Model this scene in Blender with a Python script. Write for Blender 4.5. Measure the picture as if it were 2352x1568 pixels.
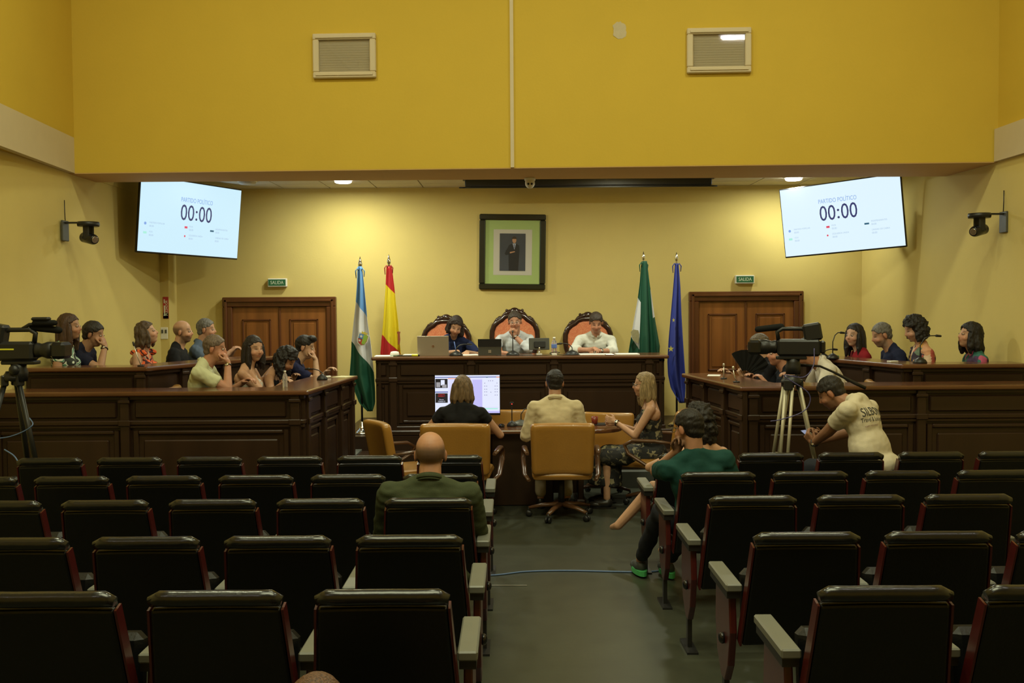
import bpy, bmesh, math, random
import numpy as np
from mathutils import Vector, Matrix, Euler
from mathutils.bvhtree import BVHTree
for o in list(bpy.data.objects): bpy.data.objects.remove(o)
S = bpy.context.scene; COL = S.collection
R = math.radians; PI = math.pi
rnd = random.Random(7)

# ---------------------------------------------------------------- camera
FPX = 2305.0; CAMZ = 1.95; PITCH = R(2.09); ROLL = -0.007
cd = bpy.data.cameras.new('camera'); cam = bpy.data.objects.new('camera', cd); COL.objects.link(cam)
cd.sensor_width = 36.0; cd.lens = 36.0*FPX/2352.0; cd.clip_start = .05; cd.clip_end = 60
CM = Matrix.Translation((0, 0, CAMZ)) @ Matrix.Rotation(PI/2-PITCH, 4, 'X') @ Matrix.Rotation(ROLL, 4, 'Z')
cam.matrix_world = CM; S.camera = cam
def ray(px, py): return CM.to_3x3() @ Vector(((px-1176)/FPX, -(py-784)/FPX, -1.0))
def U(px, py, y):                     # point seen at pixel on the vertical plane at distance y
    r = ray(px, py); return Vector((0, 0, CAMZ)) + r*(y/r.y)
def Wz(px, py, z):                    # point seen at pixel on the level plane z
    r = ray(px, py); return Vector((0, 0, CAMZ)) + r*((z-CAMZ)/r.z)

# ---------------------------------------------------------------- world, lights, exposure
w = bpy.data.worlds.new('world'); S.world = w; w.use_nodes = True
w.node_tree.nodes['Background'].inputs[0].default_value = (.9, .8, .6, 1)
w.node_tree.nodes['Background'].inputs[1].default_value = .0
S.view_settings.view_transform = 'Standard'; S.view_settings.look = 'None'
S.view_settings.exposure = 0.0; S.view_settings.gamma = 1.0; S.view_settings.use_curve_mapping = False
LAMP = (.92, .95, .72)
def area(name, loc, size, power, col=LAMP, rot=(0, 0, 0), shape='DISK', sy=None, spread=PI):
    l = bpy.data.lights.new(name, 'AREA'); l.shape = shape; l.size = size; l.energy = power; l.color = col; l.spread = spread
    if sy: l.size_y = sy
    o = bpy.data.objects.new(name, l); COL.objects.link(o); o.location = loc; o.rotation_euler = rot
    return o
CEIL = 3.467; HALL = 6.9
# the recess downlights (two seen, the rest behind the beam) and the two hall tubes
DOWN = [(-2.02, 12.15, 31), (3.42, 12.2, 29), (1.3, 10.98, 38), (-1.2, 10.98, 38)]
HALLDOWN = [(-2.7, 6.6, 74), (0, 6.6, 54), (2.7, 6.6, 78)]
_n = Vector((-.0385, -1, 0)).normalized(); _p = U(1736, 88, 9.82); _d = (_p-Vector((0, 0, CAMZ))).normalized(); _r = _d-2*_d.dot(_n)*_n; _q = _p+_r*((3.2-_p.y)/_r.y)
TUBES = [(_q.x, 3.2, _q.z), (-3.4, -.6, _q.z)]
for i, (x, y, p) in enumerate(DOWN): area('downlight_lamp', (x, y, CEIL-.045), .19, p)
area('hall_light', (0, 2.6, HALL-.3), 4.0, 300, (.90, .92, .58), shape='RECTANGLE', sy=3.0)
for x, y, p in HALLDOWN: area('hall_downlight_lamp', (x, y, HALL-.06), .5, p, (.90, .92, .58))
for x, y, z in TUBES: area('tube_lamp', (x, y, z-.03), 1.1, 9, (1, .93, .85), shape='RECTANGLE', sy=.05)

# ---------------------------------------------------------------- materials
def nt(name):
    m = bpy.data.materials.new(name); m.use_nodes = True; t = m.node_tree; b = t.nodes['Principled BSDF']; return m, t, b
def L(t, a, b): t.links.new(a, b)
def mat(name, col, rough=.5, metal=0, noise=0, nscale=8, bump=0, bscale=60, coat=0, stretch=None, trans=0, emit=None, es=1, spec=.5, ior=None, alpha=None):
    m, t, b = nt(name)
    b.inputs['Base Color'].default_value = (*col, 1); b.inputs['Roughness'].default_value = rough; b.inputs['Metallic'].default_value = metal
    b.inputs['Specular IOR Level'].default_value = spec
    if coat: b.inputs['Coat Weight'].default_value = coat; b.inputs['Coat Roughness'].default_value = .12
    if trans: b.inputs['Transmission Weight'].default_value = trans
    if ior: b.inputs['IOR'].default_value = ior
    if alpha is not None: b.inputs['Alpha'].default_value = alpha
    if emit: b.inputs['Emission Color'].default_value = (*emit, 1); b.inputs['Emission Strength'].default_value = es
    if noise or bump:
        tc = t.nodes.new('ShaderNodeTexCoord'); mp = t.nodes.new('ShaderNodeMapping'); L(t, tc.outputs['Object'], mp.inputs[0])
        if stretch: mp.inputs['Scale'].default_value = stretch
        n = t.nodes.new('ShaderNodeTexNoise'); n.inputs['Scale'].default_value = nscale; n.inputs['Detail'].default_value = 5
        L(t, mp.outputs[0], n.inputs['Vector'])
        if noise:
            mx = t.nodes.new('ShaderNodeMix'); mx.data_type = 'RGBA'
            mx.inputs['A'].default_value = (*[c*(1-noise) for c in col], 1); mx.inputs['B'].default_value = (*[min(1, c*(1+noise)) for c in col], 1)
            L(t, n.outputs['Fac'], mx.inputs['Factor']); L(t, mx.outputs['Result'], b.inputs['Base Color'])
        if bump:
            n2 = t.nodes.new('ShaderNodeTexNoise'); n2.inputs['Scale'].default_value = bscale; n2.inputs['Detail'].default_value = 4
            L(t, mp.outputs[0], n2.inputs['Vector'])
            bp = t.nodes.new('ShaderNodeBump'); bp.inputs['Strength'].default_value = bump; bp.inputs['Distance'].default_value = .01
            L(t, n2.outputs['Fac'], bp.inputs['Height']); L(t, bp.outputs[0], b.inputs['Normal'])
    return m
def ramp(t, fac, stops, const=False):
    r = t.nodes.new('ShaderNodeValToRGB'); r.color_ramp.interpolation = 'CONSTANT' if const else 'LINEAR'
    e = r.color_ramp.elements
    while len(e) < len(stops): e.new(.5)
    for k, (p, c) in enumerate(stops): e[k].position = p; e[k].color = (*c, 1)
    L(t, fac, r.inputs[0]); return r
def pattern(name, kind, stops, scale=8, rough=.8, stretch=(1, 1, 1), dist=2.0):
    m, t, b = nt(name); b.inputs['Roughness'].default_value = rough
    tc = t.nodes.new('ShaderNodeTexCoord'); mp = t.nodes.new('ShaderNodeMapping'); mp.inputs['Scale'].default_value = stretch
    L(t, tc.outputs['Object'], mp.inputs[0])
    if kind == 'wave':
        n = t.nodes.new('ShaderNodeTexWave'); n.inputs['Scale'].default_value = scale; n.inputs['Distortion'].default_value = dist
        n.inputs['Detail'].default_value = 1.5; n.inputs['Detail Scale'].default_value = 1.2; n.bands_direction = 'DIAGONAL'; f = n.outputs['Fac']
    elif kind == 'voro':
        n = t.nodes.new('ShaderNodeTexVoronoi'); n.inputs['Scale'].default_value = scale
        nn = t.nodes.new('ShaderNodeTexNoise'); nn.inputs['Scale'].default_value = scale*.7
        ad = t.nodes.new('ShaderNodeMix'); ad.data_type = 'RGBA'; ad.blend_type = 'ADD'; ad.inputs['Factor'].default_value = .12
        L(t, mp.outputs[0], nn.inputs['Vector']); L(t, mp.outputs[0], ad.inputs['A']); L(t, nn.outputs['Color'], ad.inputs['B'])
        L(t, ad.outputs['Result'], n.inputs['Vector'])
        sp = t.nodes.new('ShaderNodeSeparateColor'); L(t, n.outputs['Color'], sp.inputs[0]); f = sp.outputs[0]
        L(t, ramp(t, f, stops, True).outputs[0], b.inputs['Base Color']); return m
    else:
        n = t.nodes.new('ShaderNodeTexNoise'); n.inputs['Scale'].default_value = scale; n.inputs['Detail'].default_value = 2; n.inputs['Distortion'].default_value = dist; f = n.outputs['Fac']
    L(t, mp.outputs[0], n.inputs['Vector'])
    L(t, ramp(t, f, stops, True).outputs[0], b.inputs['Base Color']); return m
M = {}
M['lower_paint'] = mat('cream_yellow_wall_paint', (.68, .545, .20), .75, noise=.04, nscale=3, bump=.07, bscale=45, spec=.25)
M['upper_paint'] = mat('ochre_wall_paint', (.62, .43, .055), .75, noise=.04, nscale=2.5, bump=.07, bscale=45, spec=.25)
M['beam_paint'] = mat('beam_soffit_paint', (.62, .40, .17), .8, noise=.05, nscale=3, spec=.2)
M['white_trim'] = mat('off_white_trim_paint', (.62, .52, .36), .6, noise=.04)
M['white'] = mat('white_plastic', (.78, .76, .7), .45)
M['tile'] = mat('ceiling_tile', (.62, .56, .46), .9, noise=.06, nscale=20, bump=.3, bscale=120)
M['grid'] = mat('ceiling_grid', (.55, .5, .4), .6)
M['floor'] = mat('grey_green_terrazzo_floor', (.046, .049, .034), .34, noise=.28, nscale=5, bump=.03, bscale=30, spec=.35)
M['carpet'] = mat('step_tread_covering', (.10, .105, .09), .7, noise=.2, nscale=10)
M['wood'] = mat('dark_walnut', (.034, .016, .008), .38, noise=.45, nscale=5, stretch=(1, 1, .12), bump=.08, bscale=14, spec=.4)
M['wood_h'] = mat('dark_walnut_horizontal', (.034, .016, .008), .38, noise=.45, nscale=5, stretch=(.12, .12, 1), bump=.08, bscale=14, spec=.4)
M['wood_top'] = mat('polished_walnut_top', (.12, .045, .018), .22, noise=.35, nscale=6, stretch=(.3, 1, 1), spec=.55, coat=.3)
M['door'] = mat('varnished_mahogany_door', (.235, .085, .022), .3, noise=.5, nscale=7, stretch=(2.2, 1, .1), bump=.06, bscale=20, coat=.2)
M['door_dark'] = mat('dark_mahogany_frame', (.11, .035, .012), .3, noise=.4, nscale=6, stretch=(1, 1, .2), coat=.25)
M['leather'] = mat('black_leather', (.0035, .0038, .004), .42, bump=.12, bscale=90, spec=.4)
M['leather_top'] = mat('black_leather_top_roll', (.009, .009, .009), .24, bump=.12, bscale=30, spec=.6)
M['red_metal'] = mat('dark_red_enamel', (.060, .006, .006), .3, noise=.25, nscale=25, spec=.6)
M['black'] = mat('black_plastic', (.012, .012, .013), .42)
M['blackg'] = mat('black_gloss_plastic', (.01, .01, .012), .2)
M['grey_pad'] = mat('grey_laminate_armrest', (.15, .15, .125), .42, noise=.08)
M['tan'] = mat('tan_leather', (.37, .175, .030), .36, noise=.12, nscale=6, bump=.1, bscale=70, coat=.35)
M['oak'] = mat('dark_chair_wood', (.10, .045, .02), .3, noise=.3, nscale=9)
M['carved'] = mat('carved_dark_mahogany', (.035, .014, .010), .2, noise=.3, nscale=12, coat=.4)
M['damask'] = pattern('coral_damask', 'noise', [(0, (.70, .20, .09)), (.5, (.78, .30, .14)), (.62, (.68, .17, .08))], scale=28, rough=.6)
M['chrome'] = mat('chrome', (.75, .74, .72), .15, 1)
M['steel'] = mat('brushed_aluminium', (.62, .6, .54), .35, .85)
M['dsteel'] = mat('dark_aluminium', (.02, .02, .019), .4, .3)
M['lampglow'] = mat('lit_diffuser', (.9, .9, .9), .5, emit=(1, .96, .85), es=9)
M['tubeglow'] = mat('lit_tube', (.9, .9, .9), .5, emit=(1, .97, .98), es=30)
M['unlit'] = mat('unlit_diffuser', (.55, .5, .42), .5)
M['glass'] = mat('window_glass', (.9, .9, .9), .02, spec=.5, alpha=.10)
m_, t_, b_ = nt('window_glass'); t_.nodes.remove(b_); _tr = t_.nodes.new('ShaderNodeBsdfTransparent'); _gl = t_.nodes.new('ShaderNodeBsdfGlossy'); _gl.inputs['Roughness'].default_value = .03; _mx = t_.nodes.new('ShaderNodeMixShader'); _mx.inputs[0].default_value = .07
L(t_, _tr.outputs[0], _mx.inputs[1]); L(t_, _gl.outputs[0], _mx.inputs[2]); L(t_, _mx.outputs[0], t_.nodes['Material Output'].inputs[0]); M['glass'] = m_
M['blind'] = mat('aluminium_blind_slat', (.48, .42, .31), .5)
M['paper'] = mat('white_paper', (.82, .8, .76), .7)
M['gray'] = mat('silver_grey_lid', (.33, .27, .20), .4, .3)
M['dgray'] = mat('dark_grey_shell', (.07, .07, .06), .45)
M['scr'] = mat('tv_screen_glow', (.02, .02, .02), .3, emit=(.62, .87, 1.0), es=.98)
M['scr2'] = mat('tv_screen_glow_right', (.02, .02, .02), .3, emit=(.74, .91, 1.0), es=1.0)
def em(name, c, s=1): return mat(name, (.01, .01, .01), .5, emit=c, es=s)
M['t_dark'] = em('screen_text_navy', (.03, .035, .14)); M['t_blue'] = em('screen_text_pale_blue', (.24, .40, .78))
M['t_grey'] = em('screen_text_grey', (.42, .56, .75)); M['t_red'] = em('screen_red', (.75, .06, .12)); M['t_teal'] = em('screen_teal', (.03, .12, .2))
M['t_green'] = em('screen_mint', (.40, .85, .72)); M['t_white'] = em('screen_white', (.78, .82, 1)); M['t_lav'] = em('screen_lavender', (.55, .52, .95))
M['t_black'] = em('screen_black', (.01, .01, .015)); M['t_navy'] = em('screen_navy_bar', (.06, .09, .35)); M['t_dot'] = em('screen_dot', (.25, .25, .42))
M['t_orange'] = em('screen_orange', (.9, .3, .12)); M['t_redtxt'] = em('screen_red_text', (.8, .02, .02)); M['t_pale'] = em('screen_pale', (.72, .72, 1)); M['t_mid'] = em('screen_photo_grey', (.35, .34, .36))
M['led'] = em('red_led', (1, .05, .03), 3)
M['green_sign'] = mat('exit_sign_green', (.02, .13, .055), .5); M['sign_white'] = mat('exit_sign_white', (.72, .78, .62), .5)
M['red_sign'] = mat('fire_sign_red', (.42, .03, .03), .45)
M['yellow'] = mat('yellow_highlighter', (.8, .8, .05), .4)
M['orange'] = mat('orange_marker_cap', (.85, .25, .05), .4)
M['cup'] = mat('brown_red_plastic_cup', (.20, .03, .015), .25)
M['water'] = mat('clear_plastic_bottle', (.85, .88, .9), .08, trans=.85, ior=1.2)
M['blue_label'] = mat('blue_bottle_label', (.12, .2, .55), .4)
M['cable_blue'] = mat('blue_cable', (.10, .17, .35), .45); M['cable_black'] = mat('black_cable', (.012, .012, .013), .5)
M['photo_bg'] = mat('portrait_backdrop', (.055, .06, .075), .4, noise=.5, nscale=2.2); M['mat_green'] = mat('pale_green_mount', (.38, .50, .17), .6); M['mat_white'] = mat('white_mount', (.55, .52, .45), .6)
M['suit'] = mat('portrait_suit', (.02, .02, .024), .4); M['pskin'] = mat('portrait_skin', (.45, .24, .14), .4); M['ptie'] = mat('portrait_tie', (.10, .12, .25), .4); M['pshirt'] = mat('portrait_shirt', (.4, .42, .5), .4); M['phair'] = mat('portrait_hair', (.05, .03, .02), .4)
M['frame'] = mat('blackish_green_picture_frame', (.018, .018, .010), .3, coat=.2)

# ---------------------------------------------------------------- mesh helpers
class MB:
    def __init__(s): s.v = []; s.f = []; s.sm = []
    def add(s, vs, fs, sm=False):
        n = len(s.v); s.v += [tuple(v) for v in vs]; s.f += [tuple(n+i for i in f) for f in fs]; s.sm += [sm]*len(fs); return s
    def box(s, a, b, Mx=None, ch=0):
        x0, y0, z0 = [min(a[i], b[i]) for i in range(3)]; x1, y1, z1 = [max(a[i], b[i]) for i in range(3)]
        if ch <= 0:
            vs = [(x0, y0, z0), (x1, y0, z0), (x1, y1, z0), (x0, y1, z0), (x0, y0, z1), (x1, y0, z1), (x1, y1, z1), (x0, y1, z1)]
            fs = [(0, 3, 2, 1), (4, 5, 6, 7), (0, 1, 5, 4), (1, 2, 6, 5), (2, 3, 7, 6), (3, 0, 4, 7)]
        else:
            c = min(ch, (x1-x0)*.49, (y1-y0)*.49, (z1-z0)*.49); vs = []; idx = {}
            X = (x0, x1); Y = (y0, y1); Z = (z0, z1); sg = (1, -1)
            for i in (0, 1):
                for j in (0, 1):
                    for k in (0, 1):
                        for ax in range(3):
                            p = [X[i], Y[j], Z[k]]
                            for q, (d) in enumerate((sg[i], sg[j], sg[k])):
                                if q != ax: p[q] += d*c
                            idx[i, j, k, ax] = len(vs); vs.append(tuple(p))
            fs = []
            for ax in range(3):
                o1, o2 = [(1, 2), (2, 0), (0, 1)][ax]
                for e in (0, 1):
                    q = []
                    for (u, w_) in ((0, 0), (1, 0), (1, 1), (0, 1)):
                        k = [0, 0, 0]; k[ax] = e; k[o1] = u; k[o2] = w_; q.append(idx[(*k, ax)])
                    # vertex ax index: the face normal to ax uses the vertex kept at full extent on ax
                    fs.append(tuple(q) if e else tuple(reversed(q)))
            for ax in range(3):
                o1, o2 = [(1, 2), (2, 0), (0, 1)][ax]
                for u in (0, 1):
                    for w_ in (0, 1):
                        k0 = [0, 0, 0]; k0[o1] = u; k0[o2] = w_; k1 = list(k0); k1[ax] = 1
                        q = [idx[(*k0, o1)], idx[(*k1, o1)], idx[(*k1, o2)], idx[(*k0, o2)]]
                        fs.append(tuple(q) if (u+w_) % 2 == 1 else tuple(reversed(q)))
            for i in (0, 1):
                for j in (0, 1):
                    for k in (0, 1):
                        q = [idx[i, j, k, 0], idx[i, j, k, 1], idx[i, j, k, 2]]
                        fs.append(tuple(q) if (i+j+k) % 2 == 1 else tuple(reversed(q)))
        if Mx is not None: vs = [Mx @ Vector(v) for v in vs]
        return s.add(vs, fs)
    def ell(s, c, r, Mx=None, n=14, m=9):
        vs = [Vector((0, 0, r[2]))]; fs = []
        for i in range(1, m):
            t = PI*i/m
            for j in range(n):
                a = 2*PI*j/n; vs.append(Vector((r[0]*math.sin(t)*math.cos(a), r[1]*math.sin(t)*math.sin(a), r[2]*math.cos(t))))
        vs.append(Vector((0, 0, -r[2])))
        for j in range(n): fs.append((0, 1+j, 1+(j+1) % n))
        for i in range(m-2):
            for j in range(n):
                a = 1+i*n+j; b = 1+i*n+(j+1) % n; fs.append((a, a+n, b+n, b))
        l = len(vs)-1
        for j in range(n): fs.append((l, l-n+(j+1) % n, l-n+j))
        c = Vector(c); 
        if Mx is None: vs = [v+c for v in vs]
        else: vs = [Mx @ (v+c) for v in vs]
        return s.add(vs, fs, True)
    def tube(s, pts, rad, n=10, cap=True, closed=False, sq=None):
        pts = [Vector(p) for p in pts]; k = len(pts); rs = rad if isinstance(rad, (list, tuple)) else [rad]*k
        vs = []; fs = []; up = None
        for i, p in enumerate(pts):
            if closed: d = (pts[(i+1) % k]-pts[i-1])
            else: d = pts[min(i+1, k-1)]-pts[max(i-1, 0)]
            d = d.normalized() if d.length > 1e-9 else Vector((0, 0, 1))
            if up is None: up = Vector((0, 0, 1)) if abs(d.z) < .9 else Vector((1, 0, 0))
            a = d.cross(up); a = a.normalized() if a.length > 1e-6 else d.orthogonal().normalized(); b = a.cross(d).normalized(); up = b
            for j in range(n):
                t = 2*PI*j/n; e = (rs[i] if sq is None else rs[i]*sq)
                vs.append(p+a*(math.cos(t)*rs[i])+b*(math.sin(t)*e))
        for i in range(k if closed else k-1):
            for j in range(n):
                a0 = i*n+j; a1 = i*n+(j+1) % n; b0 = ((i+1) % k)*n+j; b1 = ((i+1) % k)*n+(j+1) % n
                fs.append((a0, b0, b1, a1))
        s.add(vs, fs, True)
        if cap and not closed:
            n0 = len(s.v)-len(vs); s.f.append(tuple(n0+j for j in range(n))); s.f.append(tuple(n0+(k-1)*n+j for j in reversed(range(n)))); s.sm += [False, False]
        return s
    def cap(s, p0, p1, r0, r1, n=12):       # rounded cone
        p0 = Vector(p0); p1 = Vector(p1); d = p1-p0; l = d.length
        if l < 1e-6: return s.ell(p0, (r0, r0, r0), n=n)
        d /= l; pts = []; rs = []
        for t in (90, 60, 30): pts.append(p0-d*r0*math.sin(R(t))); rs.append(max(r0*math.cos(R(t)), 1e-4))
        pts.append(p0); rs.append(r0); pts.append(p0+d*l); rs.append(r1)
        for t in (30, 60, 90): pts.append(p1+d*r1*math.sin(R(t))); rs.append(max(r1*math.cos(R(t)), 1e-4))
        return s.tube(pts, rs, n)
    def cone(s, p0, p1, r0, r1, n=14): return s.tube([p0, p1], [r0, r1], n)
    def lathe(s, prof, c=(0, 0, 0), n=20, Mx=None):
        c = Vector(c); vs = []; fs = []
        for r, z in prof:
            for j in range(n): vs.append(c+Vector((r*math.cos(2*PI*j/n), r*math.sin(2*PI*j/n), z)))
        if Mx is not None: vs = [Mx @ v for v in vs]
        k = len(prof)
        for i in range(k-1):
            for j in range(n): a = i*n+j; b = i*n+(j+1) % n; fs.append((a, b, b+n, a+n))
        s.add(vs, fs, True); n0 = len(s.v)-len(vs)
        s.f.append(tuple(n0+j for j in reversed(range(n)))); s.f.append(tuple(n0+(k-1)*n+j for j in range(n))); s.sm += [False, False]
        return s
    def prism(s, poly, z0, z1, Mx=None):     # polygon in local xy, extruded along z
        k = len(poly); vs = [Vector((x, y, z0)) for x, y in poly]+[Vector((x, y, z1)) for x, y in poly]
        fs = [tuple(reversed(range(k))), tuple(range(k, 2*k))]+[(i, (i+1) % k, k+(i+1) % k, k+i) for i in range(k)]
        if Mx is not None: vs = [Mx @ v for v in vs]
        return s.add(vs, fs)
    def grid(s, fn, nu, nv):
        vs = [fn(i/nu, j/nv) for j in range(nv+1) for i in range(nu+1)]
        fs = [(j*(nu+1)+i, j*(nu+1)+i+1, (j+1)*(nu+1)+i+1, (j+1)*(nu+1)+i) for j in range(nv) for i in range(nu)]
        return s.add(vs, fs, True)
    def mesh(s, name, m):
        me = bpy.data.meshes.new(name); me.from_pydata(s.v, [], s.f); me.polygons.foreach_set('use_smooth', s.sm)
        if m is not None: me.materials.append(m)
        me.update(); return me
    def build(s, name, m, parent=None, thick=None, bevel=None):
        o = bpy.data.objects.new(name, s.mesh(name, m)); COL.objects.link(o)
        if parent is not None: o.parent = parent
        if thick: md = o.modifiers.new('thickness', 'SOLIDIFY'); md.thickness = thick; md.offset = 0
        if bevel: md = o.modifiers.new('bevel', 'BEVEL'); md.width = bevel; md.segments = 2; md.limit_method = 'ANGLE'
        return o
def smooth(pts, k=6):
    P_ = [Vector(p) for p in pts]; P_ = [P_[0]*2-P_[1]]+P_+[P_[-1]*2-P_[-2]]; out = []
    for i in range(1, len(P_)-2):
        a, b, c, d = P_[i-1:i+3]
        for j in range(k): t = j/k; out.append(.5*((2*b)+(c-a)*t+(2*a-5*b+4*c-d)*t*t+(3*b-a-3*c+d)*t**3))
    return out+[P_[-2]]
def B(a, b, Mx=None, ch=0): return MB().box(a, b, Mx, ch)
def thing(name, label, cat, loc=(0, 0, 0), rz=0, group=None):
    o = bpy.data.objects.new(name, None); COL.objects.link(o); o.location = loc; o.rotation_euler = (0, 0, rz); o.empty_display_size = .1
    return tag(o, label, cat, group)
def tag(o, label=None, cat=None, group=None, kind=None):
    if label: o['label'] = label
    if cat: o['category'] = cat
    if group: o['group'] = group
    if kind: o['kind'] = kind
    return o
def struct(o, label=None): o['kind'] = 'structure'; return o
KIDS = {}
def kids(o): return [c for c in bpy.data.objects if c.parent == o]
def snapshot(root):
    return (root, [(k, [(g, []) for g in kids(k)]) for k in kids(root)])
def copy_tree(tree, parent=None):
    o, ch = tree; c = o.copy(); COL.objects.link(c)
    if parent is not None: c.parent = parent; c.matrix_parent_inverse = o.matrix_parent_inverse
    for t in ch: copy_tree(t, c)
    return c
def text(body, size, m, parent, Mx, sx=1.0, name='lettering', align='CENTER', ext=.0004):
    cu = bpy.data.curves.new(name, 'FONT'); cu.body = body; cu.size = size; cu.align_x = align; cu.align_y = 'CENTER'; cu.extrude = ext; cu.resolution_u = 3
    o = bpy.data.objects.new(name, cu); COL.objects.link(o)
    me = bpy.data.meshes.new_from_object(o); bpy.data.objects.remove(o)
    me.transform(Mx @ Matrix.Diagonal((sx, 1, 1, 1))); me.materials.clear(); me.materials.append(m)
    o = bpy.data.objects.new(name, me); COL.objects.link(o)
    if parent is not None: o.parent = parent
    return o
XZ = Matrix.Rotation(PI/2, 4, 'X')        # local xy -> world xz, facing -y
# ================================================================ ROOM
def yf(x): return 10.05-.0385*(x+4.4)      # front face of the proscenium wall
# floor: level in front, rising gently under the seat rows
def fz(y): return max(0.0, .0262*(8.0-y))
fl = MB(); ys = [13.2, 8.0, 6, 4, 2, 0, -3.2]
for i in range(len(ys)-1):
    a, b = ys[i], ys[i+1]; fl.add([(-4.6, b, fz(b)), (4.9, b, fz(b)), (4.9, a, fz(a)), (-4.6, a, fz(a))], [(0, 1, 2, 3)])
    fl.add([(-4.6, b, fz(b)-.15), (4.9, b, fz(b)-.15), (4.9, a, fz(a)-.15), (-4.6, a, fz(a)-.15)], [(3, 2, 1, 0)])
floor = struct(fl.build('floor', M['floor']))
# side walls
PL = [(-4.36, -3.2), (-4.36, 8.9), (-4.4, 10.05), (-4.45, 13.0)]
PR = [(4.68, -3.2), (4.68, 9.7), (4.53, 13.0)]
def wall(name, pl, out, z0, z1, m): return struct(MB().prism(pl+[(x+out, y) for x, y in reversed(pl)] if out < 0 else [(x+out, y) for x, y in reversed(pl)][::-1]+pl[::-1], z0, z1).build(name, m))
wl = wall('wall_left', PL, -.2, -.1, 3.30, M['lower_paint'])
wr = wall('wall_right', PR, .2, -.1, 3.30, M['lower_paint'])
ul = wall('wall_left_upper', [(-4.2, -3.2), (-4.2, 8.28), (-4.4, 10.8)], -.2, 3.30, HALL, M['upper_paint'])
ur = wall('wall_right_upper', [(4.68, -3.2), (4.68, 9.7), (4.66, 10.8)], .2, 3.30, HALL, M['upper_paint'])
for o in (MB().prism([(-4.4, 10.8), (-4.45, 13), (-4.65, 13), (-4.6, 10.8)], 3.3, 3.6).build('wall_left_recess', M['lower_paint']),
          MB().prism([(4.66, 10.8), (4.86, 10.8), (4.73, 13), (4.53, 13)], 3.3, 3.6).build('wall_right_recess', M['lower_paint'])): struct(o)
wb = struct(B((-4.65, 13.0, -.1), (4.75, 13.2, 3.6)).build('wall_back', M['lower_paint']))
wrear = struct(B((-4.4, -3.4, -.1), (4.9, -3.2, HALL)).build('wall_rear', M['upper_paint']))
# proscenium wall over the beam
wf = struct(MB().prism([(-4.6, yf(-4.6)), (4.88, yf(4.88)), (4.88, 10.72), (-4.6, 10.72)], 3.292, HALL).build('wall_front', M['upper_paint']))
sf = MB().prism([(-4.42, yf(-4.4)+.002), (4.68, yf(4.68)+.002), (4.68, 10.74), (-4.42, 10.74)], 3.284, 3.292).build('trim_1', M['beam_paint']); struct(sf)
struct(B((-4.7, -3.4, HALL), (4.95, 10.8, HALL+.1)).build('ceiling_hall', M['white_trim']))
ce = struct(B((-4.65, 10.72, CEIL+.02), (4.8, 13.0, CEIL+.1)).build('ceiling', M['grid']))
tm = None
for i in range(16):
    for j in range(4):
        x0 = -4.72+i*.6; y0 = 10.75+j*.6
        x1 = min(x0+.585, 4.6); y1 = min(y0+.585, 13.0); x0c = max(x0, -4.42)
        if tm is None: tm = B((0, 0, 0), (.585, .585, .016)).mesh('ceiling_tile', M['tile'])
        if x0 > 4.3 or x0 < -4.6 or y0+.58 > 13.0:
            o = B((x0c, y0, CEIL), (x1, y1, CEIL+.016)).build('ceiling_tile', M['tile'], ce)
        else:
            o = bpy.data.objects.new('ceiling_tile', tm); COL.objects.link(o); o.parent = ce; o.location = (x0, y0, CEIL)
# white bands
bl = [(-4.26, -3.2), (-4.26, 8.28), (-4.4, 10.045)]
struct(MB().prism(bl+[(x+.06, y) for x, y in reversed(bl)], 3.29, 3.64).build('trim_2', M['white_trim']))
br = [(4.68, -3.2), (4.68, 9.69)]
struct(MB().prism(br+[(x-.04, y) for x, y in reversed(br)], 3.29, 3.60).build('trim_3', M['white_trim']))
# corner column on the left
struct(B((-4.46, 12.7, 0), (-4.335, 13.0, CEIL)).build('trim_4', M['lower_paint']))
# windows with roller blind and glass in the proscenium wall
def window(name, x0, y0, x1, y1):
    d = yf(0)-.0; a = U(x0, y0, d); d1 = yf(a.x); a = U(x0, y0, d1-.03); b = U(x1, y1, yf(U(x1, y1, d1).x)-.03)
    root = bpy.data.objects.new(name, None); COL.objects.link(root); struct(root)
    cx = (a.x+b.x)/2; cz = (a.z+b.z)/2; root.location = (cx, yf(cx), cz); root.rotation_euler = (0, 0, -.0385)
    W = (b.x-a.x)/2; H = (a.z-b.z)/2; t = .06
    for (p, q) in (((-W, -.045, H-t), (W, .01, H)), ((-W, -.045, -H), (W, .01, -H+t)), ((-W, -.045, -H+t), (-W+t, .01, H-t)), ((W-t, -.045, -H+t), (W, .01, H-t))):
        B(p, q, None, .008).build('window_frame', M['white_trim'], root)
    for (p, q) in (((-W+t*.5, -.055, H-t*.75), (W-t*.5, -.045, H-t*.4)), ((-W+t*.5, -.055, -H+t*.4), (W-t*.5, -.045, -H+t*.75))):
        B(p, q).build('frame_bead', M['white_trim'], root)
    n = 13; hh = (2*H-2*t)/n; sl = B((-W+t, -.012, -hh*.46), (W-t, -.002, hh*.46), Matrix.Rotation(R(14), 4, 'X')).mesh('blind_slat', M['blind'])
    for k in range(n):
        o = bpy.data.objects.new('blind_slat', sl); COL.objects.link(o); o.parent = root; o.location = (0, 0, -H+t+(k+.5)*hh)
    B((-W+t, -.030, -H+t), (W-t, -.027, H-t)).build('pane', M['glass'], root)
window('window_1', 718, 78, 864, 178); window('window_2', 1578, 65, 1726, 166)
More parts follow.
